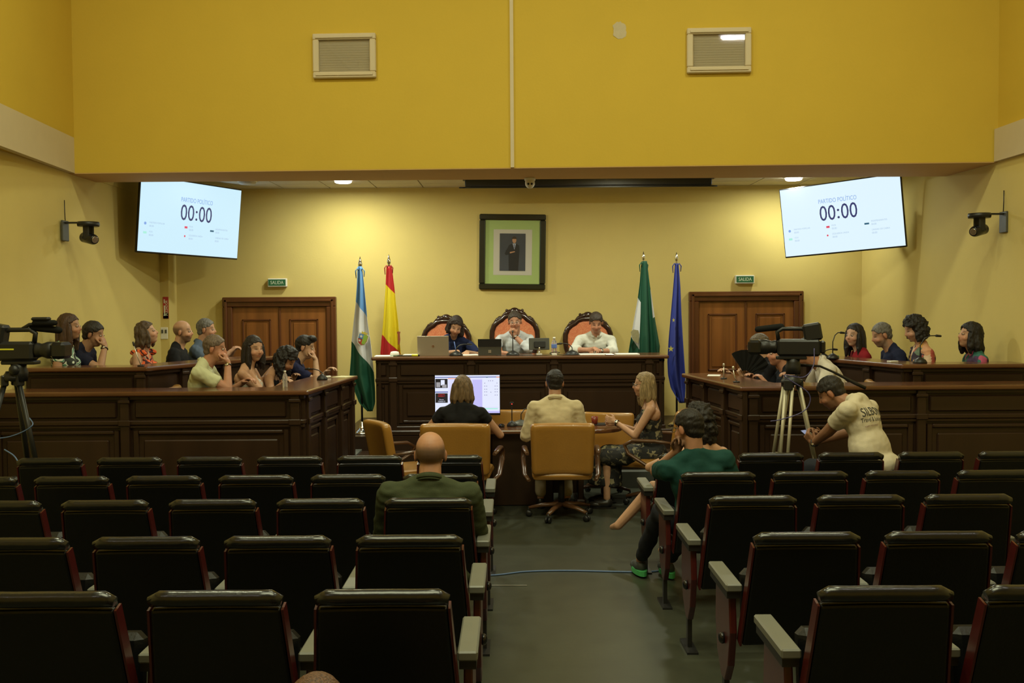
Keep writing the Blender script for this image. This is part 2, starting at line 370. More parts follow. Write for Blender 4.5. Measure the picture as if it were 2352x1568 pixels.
# white conduit, patch of filler
a = U(1176, 10, yf(0)); b = U(1177, 390, yf(0))
tag(MB().box((-.017, -.022, 3.292), (.017, 0, HALL-.02)).build('cable_conduit', M['white_trim']), 'white plastic cable conduit running down the middle of the ochre wall', 'conduit').location = (b.x, yf(0), 0)
a = U(1423, 70, yf(1)); pm = MB(); k = 26; pm.prism([((.056+.012*rnd.random())*(abs(math.cos(t))**-1 if abs(math.cos(t)) > .75 else abs(math.sin(t))**-1 if abs(math.sin(t)) > .75 else 1.3)*math.cos(t), (.062+.014*rnd.random())*(1.2)*math.sin(t)) for t in [2*PI*i/k for i in range(k)]], 0, .003, XZ)
o = pm.build('filler_patch', mat('grey_white_filler', (.55, .47, .32), .8, noise=.15, nscale=20), wf); o.location = (a.x, yf(a.x), a.z); 
# ---------------------------------------------------------------- doors
def door(name, xl, xr, ytop, label):
    a = U(xl, ytop, 12.98); b = U(xr, ytop, 12.98); cx = (a.x+b.x)/2; W = (b.x-a.x)/2; H = (a.z+b.z)/2
    root = bpy.data.objects.new(name, None); COL.objects.link(root); struct(root); root.location = (cx, 13.0, 0)
    fw = .125
    for (p, q) in (((-W, -.09, 0), (-W+fw, 0, H-fw)), ((W-fw, -.09, 0), (W, 0, H-fw)), ((-W, -.09, H-fw), (W, 0, H))):
        B(p, q, None, .01).build('door_frame', M['door_dark'], root)
    for (p, q) in (((-W+.03, -.115, 0), (-W+.065, -.09, H-.03)), ((W-.065, -.115, 0), (W-.03, -.09, H-.03)), ((-W+.03, -.115, H-.065), (W-.03, -.09, H-.03))):
        B(p, q, None, .008).build('frame_moulding', M['door_dark'], root)
    w2 = W-fw
    for s in (-1, 1):
        x0, x1 = (-w2, -.004) if s < 0 else (.004, w2)
        leaf = B((x0, -.045, .01), (x1, -.005, H-fw-.005)).build('door_leaf', M['door'], root)
        for z0, z1 in ((.18, .95), (1.08, H-fw-.16)):
            px0, px1 = x0+.12, x1-.11
            if z1-z0 < .1: continue
            mo = MB()
            for (p, q) in (((px0, -.062, z0), (px0+.022, -.045, z1)), ((px1-.022, -.062, z0), (px1, -.045, z1)), ((px0, -.062, z1-.022), (px1, -.045, z1)), ((px0, -.062, z0), (px1, -.045, z0+.022))): mo.box(p, q, None, .006)
            mo.build('panel_moulding', M['door_dark'], leaf)
            B((px0+.05, -.058, z0+.05), (px1-.05, -.045, z1-.05), None, .012).build('raised_panel', M['door'], leaf)
    B((-.012, -.06, .01), (.014, -.045, H-fw-.01), None, .005).build('astragal', M['door_dark'], root)
    hd = MB().tube([(.05, -.045, 1.02), (.05, -.09, 1.02), (.14, -.095, 1.02)], .009).build('door_handle', M['chrome'], root)
door('door_1', 513, 773, 682, ''); door('door_2', 1581, 1843, 669, '')
# exit signs
def exit_sign(px, py, label):
    c = U(px, py, 12.95); t = thing('exit_sign', label, 'sign', (c.x, 13.0, c.z), 0, 'exit signs over the doors')
    W, H = .122, .055
    B((-W, -.07, -H), (W, 0, H), None, .008).build('housing', M['white'], t)
    B((-W+.012, -.0725, -H+.016), (W-.012, -.069, H-.014)).build('face_panel', M['green_sign'], t)
    text('SALIDA', .062, M['sign_white'], t, Matrix.Translation((0, -.0735, 0)) @ XZ, .83)
exit_sign(637, 649, 'green SALIDA exit sign above the left double door'); exit_sign(1710.5, 641.5, 'green SALIDA exit sign above the right double door')
# fire sign + switch plate by the column
c = U(382.5, 707, 12.69); t = thing('fire_alarm_sign', 'narrow red sign with white marks on the corner column', 'sign', (c.x-.012, 12.7, c.z))
B((-.034, -.006, -.135), (.034, 0, .14)).build('sign_plate', M['red_sign'], t)
B((-.022, -.008, -.10), (-.008, -.006, .03)).build('pictogram', M['sign_white'], t); B((-.022, -.008, .06), (-.01, -.006, .11)).build('pictogram', M['sign_white'], t)
text('PULSADOR', .042, M['sign_white'], t, Matrix.Translation((.012, -.0075, 0)) @ XZ @ Matrix.Rotation(PI/2, 4, 'Z'), .9)
c = U(382.5, 733-9, 12.69); t = thing('fire_alarm_plate', 'small square red plate directly under the narrow red sign', 'sign', (c.x-.012, 12.7, c.z))
B((-.034, -.006, -.04), (.034, 0, .035)).build('sign_plate', M['red_sign'], t); text('ALARMA', .018, M['sign_white'], t, Matrix.Translation((0, -.0075, 0)) @ XZ, .8)
c = U(377, 765, 12.69); t = thing('light_switch', 'white double switch plate low on the corner column', 'switch', (c.x+.0, 12.7, c.z))
B((-.045, -.012, -.075), (.045, 0, .075), None, .004).build('back_plate', M['white'], t)
for s in (-1, 1): B((s*.022-.011, -.017, .0), (s*.022+.011, -.012, .045)).build('rocker', M['dgray'], t)
# ceiling downlights
def downlight(x, y, z, lit, label):
    t = thing('downlight', label, 'light', (x, y, z), 0, 'round ceiling downlights')
    MB().lathe([(.098, 0), (.12, 0), (.12, -.006), (.102, -.012), (.1, -.004)], n=28).build('trim_ring', M['white'], t)
    MB().lathe([(.1, .0), (.1, -.028), (.085, -.038), (.02, -.040)], n=28).build('diffuser', M['lampglow'] if lit else M['unlit'], t)
downlight(-2.02, 12.15, CEIL, True, 'lit round downlight in the recess ceiling, left of the projector screen case')
downlight(3.42, 12.2, CEIL, True, 'lit round downlight in the recess ceiling beside the right wall screen')
c = Wz(568, 416, CEIL); downlight(c.x, c.y, CEIL, False, 'unlit round downlight in the recess ceiling beside the left wall screen')
downlight(1.3, 10.98, CEIL, True, 'lit downlight hidden behind the beam, right of centre'); downlight(-1.2, 10.98, CEIL, True, 'lit downlight hidden behind the beam, left of centre')
for x, s in ((-2.7, 'left side'), (0, 'in the middle'), (2.7, 'right side')):
    t = thing('ceiling_panel_light', 'round lit panel on the high hall ceiling, %s' % s, 'light', (x, 6.6, HALL)); MB().lathe([(.27, 0), (.27, -.03), (.25, -.035), (.25, -.03)], n=28).build('trim_ring', M['white'], t); MB().lathe([(.25, -.02), (.24, -.04), (.02, -.045)], n=28).build('diffuser', M['lampglow'], t)
for (x, y, z), s in zip(TUBES, ('right', 'left')):
    t = thing('fluorescent_tube_light', 'long fluorescent tube fitting hung high in the hall on the %s side' % s, 'light', (x, y, z))
    B((-.6, -.05, .03), (.6, .05, .09)).build('housing', M['white'], t); MB().tube([(-.57, 0, 0), (.57, 0, 0)], .016).build('tube', M['tubeglow'], t)
    for q in (-.5, .5): MB().tube([(q, 0, .09), (q, 0, HALL-z)], .004).build('hanger_wire', M['black'], t)
# projector screen case
a = U(1068, 424, 12.0); b = U(1634, 413.5, 12.0)
t = thing('projector_screen', 'long black retracted projector screen case under the recess ceiling', 'screen', ((a.x+b.x)/2, 12.0, (a.z+b.z)/2)); hw = (b.x-a.x)/2
B((-hw, -.05, -.042), (hw, .05, .042), None, .01).build('case', M['black'], t)
for s in (-1, 1):
    B((s*hw-.025, -.05, .03), (s*hw+.025, .05, CEIL-t.location.z), None, .004).build('bracket', M['black'], t)
    MB().tube([(s*(hw-.02), 0, -.052), (s*(hw+.07), 0, -.052)], .009).build('bar_end', M['black'], t)
B((-hw, -.012, -.06), (hw, .012, -.042)).build('bottom_bar', M['black'], t)
# dome camera
c = U(1217, 416, 10.66); t = thing('dome_camera', 'small white dome security camera under the beam in the centre', 'camera', (c.x, 10.62, 3.284))
MB().lathe([(.055, 0), (.06, -.01), (.056, -.03)], n=20).build('base', M['white'], t)
MB().ell((0, -.005, -.055), (.052, .052, .058)).build('dome', M['white'], t)
for s in (-1, 1): MB().ell((s*.017, -.05, -.068), (.013, .01, .013), n=10, m=6).build('lens', M['black'], t)
# ---------------------------------------------------------------- wall screens
def tv(loc, yaw, pitch, roll, label, sm, shift):
    t = thing('wall_screen', label, 'television', loc, 0, None); t.rotation_euler = (Matrix.Rotation(R(yaw), 4, 'Z') @ Matrix.Rotation(R(pitch), 4, 'X') @ Matrix.Rotation(R(roll), 4, 'Y')).to_euler()
    W, H = .72, .405
    B((-W-.012, .004, -H-.018), (W+.012, .035, H+.012), None, .006).build('bezel', M['blackg'], t)
    B((-W*.55, .035, -H*.7), (W*.55, .085, H*.3), None, .01).build('rear_housing', M['black'], t)
    B((-.22, .085, -.2), (.22, .11, .2)).build('wall_bracket', M['black'], t)
    B((-W, .0, -H), (W, .0045, H)).build('screen', sm, t)
    P = lambda x, z: Matrix.Translation((x, -.001, z)) @ XZ
    text('PARTIDO POLÍTICO', .072, M['t_blue'], t, P(shift, .205), .72); 
    text('00 00', .255, M['t_dark'], t, P(shift, .055), .80)
    for z in (.085, -.0): MB().lathe([(.014, 0), (.014, .001)], n=12, Mx=P(shift, z)).build('colon_dot', M['t_dark'], t)
    cols = [(-.66, -.10, 'PARTIDO POPULAR', 't_navy', -.0), (-.66, -.2, 'VOX', 't_green', 0), (shift-.17, -.10, 'PSOE', 't_red', 0), (shift-.17, -.2, 'IZQUIERDA UNIDA', 't_red', 0), (.28, -.10, 'INDEPENDIENTES', 't_teal', 0), (.28, -.2, 'UNIDAD DE CABRA', None, 0)]
    for x, z, s_, mk, _ in cols:
        text(s_, .026, M['t_grey'], t, P(x+.075, z+.012), .9, align='LEFT'); text('00:00', .03, M['t_grey'], t, P(x+.075, z-.025), .9, align='LEFT')
        if mk == 't_navy': MB().lathe([(.016, 0), (.016, .001), (.009, .001), (.009, 0)], n=16, Mx=P(x+.02, z)).build('party_logo', M['t_blue'], t)
        elif mk == 't_green': B((x, -.0012, z-.012), (x+.045, 0, z+.012)).build('party_logo', M['t_green'], t)
        elif mk == 't_teal': B((x-.005, -.0012, z-.022), (x+.05, 0, z-.002)).build('party_logo', M['t_teal'], t)
        elif mk and 'PSOE' in s_: B((x+.01, -.0012, z-.012), (x+.05, 0, z+.012)).build('party_logo', M['t_red'], t)
        elif mk: MB().lathe([(.011, 0), (.011, .001)], n=12, Mx=P(x+.018, z)).build('party_logo', M['t_red'], t)
    return t
tl = tv((-3.784, 11.948, 2.992), 59.1, 5.2, 1.2, 'bright wall screen showing 00:00, hung on the left side of the recess', M['scr'], .06)
tr = tv((3.875, 11.856, 2.956), -39.3, 6.3, -3.1, 'bright wall screen showing 00:00, hung on the right side of the recess', M['scr2'], -.02)
tl.scale = (1.0417,)*3
MB().tube([(0, .11, 0), (-.1, .45, .02)], .025).build('wall_arm', M['black'], tl); MB().tube([(0, .11, 0), (.12, .5, .02)], .025).build('wall_arm', M['black'], tr)
# ---------------------------------------------------------------- PTZ cameras on the side walls
def ptz(px, py, y, s, label):
    c = U(px, py, y); xw = -4.375 if s > 0 else 4.68
    t = thing('wall_camera', label, 'camera', (xw, y, c.z)); 
    B((0, -.07, -.1), (s*.02, .07, .1), None, .005).build('wall_plate', M['dgray'], t)
    B((s*.02, -.03, .07), (s*.20, .03, .085)).build('bracket_arm', M['black'], t)
    MB().lathe([(.10, 0), (.105, .02), (.10, .045), (.03, .05)], (s*.24, 0, .04), n=22).build('turntable', M['black'], t)
    for q in (-1, 1): B((s*.24-.03, q*.058-.01, -.09), (s*.24+.03, q*.058+.01, .05), None, .01).build('fork_arm', M['black'], t)
    Mx = Matrix.Translation((s*.24, 0, -.075)) @ Matrix.Rotation(s*R(-35), 4, 'Z') @ Matrix.Rotation(s*R(100), 4, 'Y')
    MB().lathe([(.03, -.10), (.05, -.08), (.052, .08), (.045, .10), (.04, .11)], n=20, Mx=Mx).build('camera_head', M['blackg'], t)
    MB().lathe([(.034, .11), (.03, .112)], n=16, Mx=Mx).build('lens', M['chrome'], t)
    MB().tube([(s*.015, 0, .1), (s*.012, .0, .2), (s*.006, .01, .30)], .004).build('cable', M['black'], t)
ptz(143, 530, 9.85, 1, 'black swivelling video camera bracketed to the left wall'); ptz(2305, 510, 9.55, -1, 'black swivelling video camera bracketed to the right wall')
# ---------------------------------------------------------------- framed portrait
c = U(1177, 578.5, 12.96); t = thing('framed_portrait', 'dark framed portrait of a man in a suit with pale green mount', 'picture', (c.x, 13.0, c.z)); t.rotation_euler = (0, R(1.0), 0)
W, H = .428, .485; f = .075
for (p, q) in (((-W, -.05, H-f), (W, 0, H)), ((-W, -.05, -H), (W, 0, -H+f)), ((-W, -.05, -H+f), (-W+f, 0, H-f)), ((W-f, -.05, -H+f), (W, 0, H-f))): B(p, q, None, .012).build('frame_bar', M['frame'], t)
B((-W+f, -.02, -H+f), (W-f, -.01, H-f)).build('mount', M['mat_green'], t); B((-.245, -.022, -.297), (.252, -.02, .29)).build('inner_mount', M['mat_white'], t)
B((-.165, -.024, -.243), (.168, -.022, .238)).build('photograph', M['photo_bg'], t)
def flat(poly, m, y, nm='figure'): MB().prism(poly, 0, .001, Matrix.Translation((0, y, 0)) @ XZ).build(nm, m, t)
flat([(-.045, -.24), (.075, -.24), (.085, -.05), (.09, .02), (.085, .085), (.045, .11), (.005, .11), (-.045, .09), (-.08, .02), (-.10, -.02), (-.085, -.04), (-.05, -.035)], M['suit'], -.0245)
flat([(.0, .11), (.045, .11), (.025, .03)], M['pshirt'], -.0252); flat([(.016, .1), (.03, .1), (.028, .05), (.02, .05)], M['ptie'], -.0258)
flat([(.023+.026*math.cos(q), .153+.04*math.sin(q)) for q in [i*PI/8 for i in range(16)]], M['pskin'], -.0252)
flat([(.023+.03*math.cos(q), .168+.034*math.sin(q)) for q in [i*PI/8 for i in range(9)]], M['phair'], -.0257)
flat([(-.035, .0), (.03, .012), (.032, .0), (-.03, -.018)], M['pskin'], -.0252); flat([(-.09, -.0), (-.04, .012), (.05, -.012), (.06, .02), (-.03, .03), (-.08, .03)], M['suit'], -.02505, 'sleeve')
# ================================================================ STEPS, DAIS, PLATFORMS
struct(B((-1.5, 10.6, 0), (1.65, 13.0, .17)).build('trim_5', M['carpet'])); struct(B((-1.9, 10.75, .17), (2.0, 13.0, .34)).build('trim_6', M['wood_h']))
struct(B((-1.95, 11.1, .34), (2.2, 13.0, .5)).build('trim_7', M['wood_h']))
def run_matrix(p0, p1):
    d = Vector((p1[0]-p0[0], p1[1]-p0[1], 0)); l = d.length; d /= l; n = Vector((-d.y, d.x, 0))
    return Matrix(((d.x, n.x, 0, p0[0]), (d.y, n.y, 0, p0[1]), (0, 0, 1, 0), (0, 0, 0, 1))), l
def panel_run(root, p0, p1, zb, zt, pil, fr=.20, pw=.075, carved=None):
    """panelled front from p0 to p1 (left to right seen from outside); pil: pilaster centres in metres along it"""
    Mx, l = run_matrix(p0, p1); o3 = lambda p, q, nm, m, ch=.006: B(p, q, Mx, ch).build(nm, m, root)
    o3((0, .03, zb), (l, .06, zt-.04), 'carcass', M['wood'], 0)
    o3((0, -.012, zb), (l, .03, zb+.10), 'plinth', M['wood_h'])
    o3((0, .0, zt-.075), (l, .03, zt-.04), 'cornice', M['wood_h']); 
    zr = zt-.04-fr
    o3((0, .004, zr-.07), (l, .03, zr-.045), 'frieze_rail', M['wood_h'], .004); o3((0, -.006, zr-.045), (l, .03, zr-.005), 'frieze_rail', M['wood_h'], .008)
    ed = [0]+list(pil)+[l]
    for q in pil:
        o3((q-pw/2, -.02, zb), (q+pw/2, .03, zt-.04), 'pilaster', M['wood'])
        o3((q-pw/2-.012, -.034, zt-.10), (q+pw/2+.012, -.02, zt-.07), 'capital', M['wood']); o3((q-pw/2-.012, -.034, zr-.05), (q+pw/2+.012, -.02, zr), 'capital', M['wood'])
    for i in range(len(ed)-1):
        a = ed[i]+(pw/2 if i else .0)+.02; b = ed[i+1]-(pw/2 if i < len(ed)-2 else 0)-.02
        if b-a < .08: continue
        o3((a+.02, .008, zr+.015), (b-.02, .03, zt-.09), 'frieze_panel', M['wood_h'], .01)
        z0, z1 = zb+.13, zr-.09
        o3((a, .012, z0), (a+.045, .03, z1), 'stile', M['wood']); o3((b-.045, .012, z0), (b, .03, z1), 'stile', M['wood'])
        o3((a+.045, .004, z1-.035), (b-.045, .03, z1), 'panel_rail', M['wood_h'], .01); o3((a+.045, .012, z0), (b-.045, .03, z0+.035), 'panel_rail', M['wood_h'], .01)
        if b-a > .2: o3((a+.09, .010, z0+.08), (b-.09, .03, z1-.08), 'raised_panel', M['wood'], .014)
    return Mx, l
def bench(label, pts, zb, zt, pils, widths, ctop):
    t = thing('council_bench', label, 'bench', (0, 0, 0), 0)
    for (a, b), pl in zip(zip(pts[:-1], pts[1:]), pils): panel_run(t, a, b, zb, zt, pl)
    P = MB().prism(ctop, zt-.04, zt).build('worktop', M['wood_top'], t, bevel=.012)
    return t
# left front bench (L plan): front run, then side run along the aisle
ZA, ZB = 1.25, 1.42
c1 = Wz(707, 897, ZA); c2 = Wz(822, 862, ZA); lx = -4.35
def Lshape(side, c1, c2, xw, w1, w2, ov=.04):
    """worktop polygon of an L bench; side -1 left block, +1 right block"""
    s = side; d = Vector((c2.x-c1.x, c2.y-c1.y)).normalized()
    k = Vector((d.y*s, -d.x*s)); k = k if k.x*s > 0 else -k      # inward (away from the aisle)
    a = (xw, c1.y-0.0); b = (c1.x, c1.y); c = (c2.x, c2.y); e = (c2.x+k.x*w2, c2.y+k.y*w2)
    f = (c1.x+k.x*w2+d.x*0, c1.y+k.y*w2+d.y*0)
    # inner corner: point on the inner side line at y=c1.y+w1
    tt = (c1.y+w1-(c1.y+k.y*w2))/d.y; f = (c1.x+k.x*w2+d.x*tt, c1.y+w1)
    return [a, b, c, e, f, (xw, c1.y+w1)]
def body_pts(c1, c2, s, ov=.045):
    d = Vector((c2.x-c1.x, c2.y-c1.y)).normalized(); k = Vector((d.y*s, -d.x*s)); k = k if k.x*s > 0 else -k
    b = Vector((c1.x, c1.y))+k*ov; tt = ov/d.y; b = b+d*tt; b.y = c1.y+ov
    c = Vector((c2.x, c2.y))+k*ov-d*ov
    return (b.x, b.y), (c.x, c.y)
def mkbench(side, c1, c2, xw, zb, zt, label, pf, ps, w1=.42, w2=.45):
    b, c = body_pts(c1, c2, side); top = Lshape(side, c1, c2, xw, w1, w2)
    if side < 0: pts = [(xw, b[1]), b, c]; pl = [pf(b[0]-xw), ps]
    else: pts = [c, b, (xw, b[1])]; pl = [ps, pf(xw-b[0])]; top = top[::-1]
    t = bench(label, pts, zb, zt, pl, None, top)
    # end cap of the side run
    d = Vector((c[0]-b[0], c[1]-b[1])).normalized(); k = Vector((d.y*side, -d.x*side)); k = k if k.x*side > 0 else -k
    e = (c[0]+k.x*(w2-.08), c[1]+k.y*(w2-.08))
    panel_run(t, *((c, e) if side < 0 else (e, c)), zb, zt, [])
    return t
def fracs(px_list, c1, y):     # pilaster pixel columns on a front run -> metres from its left end
    return [U(p, 900, y).x for p in px_list]
bx1, _ = body_pts(c1, c2, -1)
L1 = mkbench(-1, c1, c2, lx, 0, ZA, 'dark panelled L-shaped council bench, lower one at left', lambda l: [q-lx for q in fracs([286, 677], c1, bx1[1])], [.10, .62, 1.22, 1.68])
c3 = Wz(1700, 888, ZA); c4 = Wz(1565, 857, ZA); rx = 4.66
bx3, _ = body_pts(c3, c4, 1)
R1 = mkbench(1, c3, c4, rx, 0, ZA, 'dark panelled L-shaped council bench, lower one at right', lambda l: [q-bx3[0] for q in fracs([1730, 2116], c3, bx3[1])], [.06, .55, 1.12, 1.6])
c5 = Wz(338, 843, ZB); c6 = Wz(443, 834, ZB); c6 = c5+(c6-c5)*(1.9/(c6.y-c5.y)*1.0)*.99
L2 = mkbench(-1, c5, c6, -4.35, .36, ZB, 'dark panelled council bench, raised back row at left', lambda l: [l-.05], [.5, 1.1, 1.6], w1=.38, w2=.4)
ZC = 1.39
c7 = Wz(2072, 837, ZC); c8 = Wz(1904, 823, ZC); c8 = c7+(c8-c7)*(2.0/(c8.y-c7.y))
R2 = mkbench(1, c7, c8, 4.66, .36, ZC, 'dark panelled council bench, raised back row at right', lambda l: [.12], [.45, .95, 1.5], w1=.38, w2=.4)
# platforms behind the bench fronts
def plat(name, poly, z0, z1): struct(MB().prism(poly, z0, z1).build(name, M['carpet']))
plat('trim_8', [(lx, c1.y+.12), (c1.x-.12, c1.y+.12), (c2.x-.12, c2.y), (c2.x-.12, 11.3), (-4.35, 11.3)], 0, .36)
plat('trim_9', [(c3.x+.12, c3.y+.12), (rx, c3.y+.12), (4.55, 11.3), (c4.x+.12, 11.3), (c4.x+.12, c4.y)], 0, .36)
plat('trim_10', [(-4.35, c5.y+.12), (c5.x-.1, c5.y+.12), (c6.x-.1, c6.y), (c6.x-.2, 11.3), (-4.35, 11.3)], .36, .52)
plat('trim_11', [(c7.x+.1, c7.y+.12), (4.66, c7.y+.12), (4.55, 11.3), (c8.x+.2, 11.3), (c8.x+.1, c8.y)], .36, .52)
# ---------------------------------------------------------------- presidium desk
ZD = 1.38
a = U(852, 820, 11.15); b = U(1537, 816, 11.15); a.x, b.x
D = thing('presidium_desk', 'long dark panelled desk on the dais under the portrait', 'desk', (0, 0, 0))
pf = [U(p, 850, 11.15).x-(a.x+.045) for p in (902, 1082, 1273, 1492)]
panel_run(D, (a.x+.045, 11.19), (b.x-.045, 11.19), .5, ZD, pf, fr=.19)
panel_run(D, (b.x-.045, 11.19), (b.x-.045, 11.72), .5, ZD, []); panel_run(D, (a.x+.045, 11.72), (a.x+.045, 11.19), .5, ZD, [])
MB().prism([(a.x, 11.15), (b.x, 11.15), (b.x, 11.78), (a.x, 11.78)], ZD-.04, ZD).build('worktop', M['wood_top'], D, bevel=.014)
B((a.x-.03, 11.12, .5), (b.x+.03, 11.19, .56), None, .01).build('base_moulding', M['wood_h'], D)
# dark box / waste bin on the step, left of the desk
bx_ = U(872, 1030, 10.45); t = thing('waste_bin', 'dark green-grey bin with a rim on the step left of the desk', 'bin', (bx_.x+.03, 10.45, 0))
MB().lathe([(.0, 0), (.115, 0), (.14, .36), (.152, .36), (.152, .385), (.13, .385), (.105, .02), (0, .02)], n=24).build('bin_body', mat('dark_green_plastic', (.02, .035, .028), .4), t)
# ================================================================ FLAGS
def flag(px, pytop, yd, zb, label, col_tie, sheets, tip='spear', grp='flags on poles behind the desk'):
    c = U(px, pytop, yd); t = thing('flag', label, 'flag', (c.x, yd, zb), 0, grp); H = c.z-zb
    MB().lathe([(.0, 0), (.105, 0), (.105, .012), (.085, .03), (.05, .05), (.03, .09), (.022, .13), (.016, .14)], n=24).build('base', M['chrome'], t)
    MB().tube([(0, 0, .12), (0, 0, H-.13)], .012).build('pole', M['black'], t)
    MB().lathe([(.012, 0), (.02, .01), (.012, .025), (.022, .04), (.024, .06), (.002, .145)] if tip == 'spear' else [(.01, 0), (.018, .012), (.01, .03), (.016, .05), (.02, .07), (.002, .145)], (0, 0, H-.14), n=8).build('finial', M['chrome'], t)
    k = MB(); k.ell((0, 0, H-.155), (.024, .02, .014)); 
    for s, dz in ((1, -.07), (-1, -.085)): k.tube([(0, -.01, H-.155), (s*.03, -.02, H-.13), (s*.05, -.02, H-.16), (s*.045, -.015, H-.155+dz)], [.006, .008, .007, .004], 6)
    k.build('ribbon_bow', col_tie, t)
    for (outl, mt, folds, dy, nm) in sheets:
        zs = [U(px, p[0], yd).z-zb for p in outl]; xs0 = [U(p[1], p[0], yd).x-c.x for p in outl]; xs1 = [U(p[2], p[0], yd).x-c.x for p in outl]
        zz = list(reversed(zs)); 
        def fn(u, v, xs0=xs0, xs1=xs1, zs=zs, folds=folds, dy=dy):
            z = zs[0]+(zs[-1]-zs[0])*v
            xa = float(np.interp(-z, [-q for q in zs], xs0)); xb = float(np.interp(-z, [-q for q in zs], xs1))
            x = xa+(xb-xa)*u; A = min(.055, abs(xb-xa)*.24)
            y = dy-.02+A*math.sin(folds*2*PI*(u+.06*math.sin(4*v)))*(.4+.6*v)+.3*A*math.sin(folds*5*u+3*v)
            return (x, y, z)
        g = MB().grid(fn, 40, 60); o = g.build(nm, mt, t, thick=.003)
    return t, c
def bands(name, stops, k, off=0, axis='z'):
    """stops: (height, colour) from the bottom up; the boundary slopes by k with x"""
    m, t, b = nt(name); b.inputs['Roughness'].default_value = .65
    tc = t.nodes.new('ShaderNodeTexCoord'); sx = t.nodes.new('ShaderNodeSeparateXYZ'); L(t, tc.outputs['Object'], sx.inputs[0])
    mu = t.nodes.new('ShaderNodeMath'); mu.operation = 'MULTIPLY_ADD'; mu.inputs[1].default_value = k; L(t, sx.outputs[0], mu.inputs[0]); L(t, sx.outputs[2], mu.inputs[2])
    cur = None
    for h, col in stops:
        if cur is None: cur = t.nodes.new('ShaderNodeRGB'); cur.outputs[0].default_value = (*col, 1); cur = cur.outputs[0]; continue
        g = t.nodes.new('ShaderNodeMath'); g.operation = 'GREATER_THAN'; g.inputs[1].default_value = h; L(t, mu.outputs[0], g.inputs[0])
        mx = t.nodes.new('ShaderNodeMix'); mx.data_type = 'RGBA'; L(t, g.outputs[0], mx.inputs['Factor']); L(t, cur, mx.inputs['A']); mx.inputs['B'].default_value = (*col, 1); cur = mx.outputs['Result']
    L(t, cur, b.inputs['Base Color']); return m
def bnd(px0, y0, px1, y1, fpx, yd, zb):      # returns height-at-axis and slope factor of a band edge through two pixels
    a = U(px0, y0, yd); b = U(px1, y1, yd); c = U(fpx, 700, yd); k = -(b.z-a.z)/(b.x-a.x); return a.z-zb+k*(a.x-c.x), k
SKY = (.12, .30, .66); WHT = (.62, .62, .66); GRN = (.008, .075, .042); RED = (.52, .018, .022); YEL = (.78, .62, .02); EUB = (.028, .042, .27)
yd = 11.37; h1, k1 = bnd(818, 695, 842, 727, 827, yd, .5); h2, k2 = bnd(807, 785, 855, 850, 827, yd, .5); kk = (k1+k2)/2
m1 = bands('flag_blue_white_green', [(-9, GRN), (h2, WHT), (h1, SKY)], kk)
f1, c = flag(827, 590, yd, .5, 'light blue, white and green flag with a crest, left of the desk', mat('pale_blue_ribbon', (.12, .3, .6), .6),
    [([(612, 822, 832), (660, 820, 837), (700, 817, 841), (740, 812, 845), (785, 807, 852), (820, 806, 856), (862, 803, 860), (900, 816, 862), (925, 826, 862), (944, 845, 856)], m1, 1.5, -.0, 'cloth')])
# crest on it
e = U(833, 779, yd-.09); cr = MB()
def shield(cx, cz, s, y): return MB().prism([(cx-s, cz+s*1.1), (cx+s, cz+s*1.1), (cx+s, cz-.2*s), (cx+s*.7, cz-s*.9), (cx, cz-s*1.3), (cx-s*.7, cz-s*.9), (cx-s, cz-.2*s)], 0, .002, Matrix.Translation((0, y, 0)) @ Matrix.Rotation(R(18), 4, 'Y') @ XZ)
ex, ez = e.x-c.x, e.z-.5; Tr = lambda o: (setattr(o, 'location', (ex, -.095, ez)), o)[1]
Tr(shield(0, 0, .062, 0).build('crest_field', mat('crest_white', (.62, .62, .58), .6), f1)); Tr(shield(0, 0, .05, -.003).build('crest_shield', mat('crest_red', (.5, .05, .04), .6), f1))
def cpatch(poly, col, nm, y=-.006): Tr(MB().prism(poly, 0, .002, Matrix.Translation((0, y, 0)) @ Matrix.Rotation(R(18), 4, 'Y') @ XZ).build(nm, mat(nm, col, .6), f1))
cpatch([(-.05, 0), (.0, 0), (.0, .055), (-.05, .055)], (.10, .25, .55), 'crest_blue_quarter'); cpatch([(0, -.05), (.035, -.05), (.048, 0), (.048, .055), (0, .055)], (.28, .45, .06), 'crest_green_quarter')
cpatch([(.02*(1 if i % 2 == 0 else .45)*math.cos(i*PI/8)-.024, .02*(1 if i % 2 == 0 else .45)*math.sin(i*PI/8)+.028) for i in range(16)], (.7, .7, .72), 'crest_star', -.009)
cpatch([(-.04, -.012), (-.015, -.012), (-.015, -.032), (-.035, -.032)], (.65, .6, .55), 'crest_castle', -.009); cpatch([(-.03, .06), (.03, .06), (.034, .09), (.015, .078), (0, .095), (-.015, .078), (-.034, .09)], (.6, .5, .08), 'crest_crown', -.006)
yd = 12.2; h1, k1 = bnd(888, 655, 905, 676, 893, yd, .5); h2, k2 = bnd(877, 772, 916, 806, 893, yd, .5)
m2 = bands('flag_red_yellow_red', [(-9, RED), (h2, YEL), (h1, RED)], (k1*.4+k2*.6))
f2, c = flag(893, 585, yd, .5, 'red and yellow flag beside the blue and white one', mat('red_ribbon', (.4, .02, .03), .6),
    [([(612, 888, 900), (660, 886, 906), (700, 883, 910), (740, 880, 915), (780, 876, 918), (820, 873, 922), (880, 872, 924), (930, 880, 915)], m2, 1.5, -.0, 'cloth')])
e = U(916, 775, yd-.1); o = MB().prism([(-.012, -.09), (.012, -.075), (.018, -.02), (.014, .04), (.022, .07), (-.012, .075), (-.022, .06), (-.012, .04)], 0, .003, XZ).build('crest', mat('crest_brown_red', (.30, .07, .03), .6), f2); o.location = (e.x-c.x, -.105, e.z-.5)
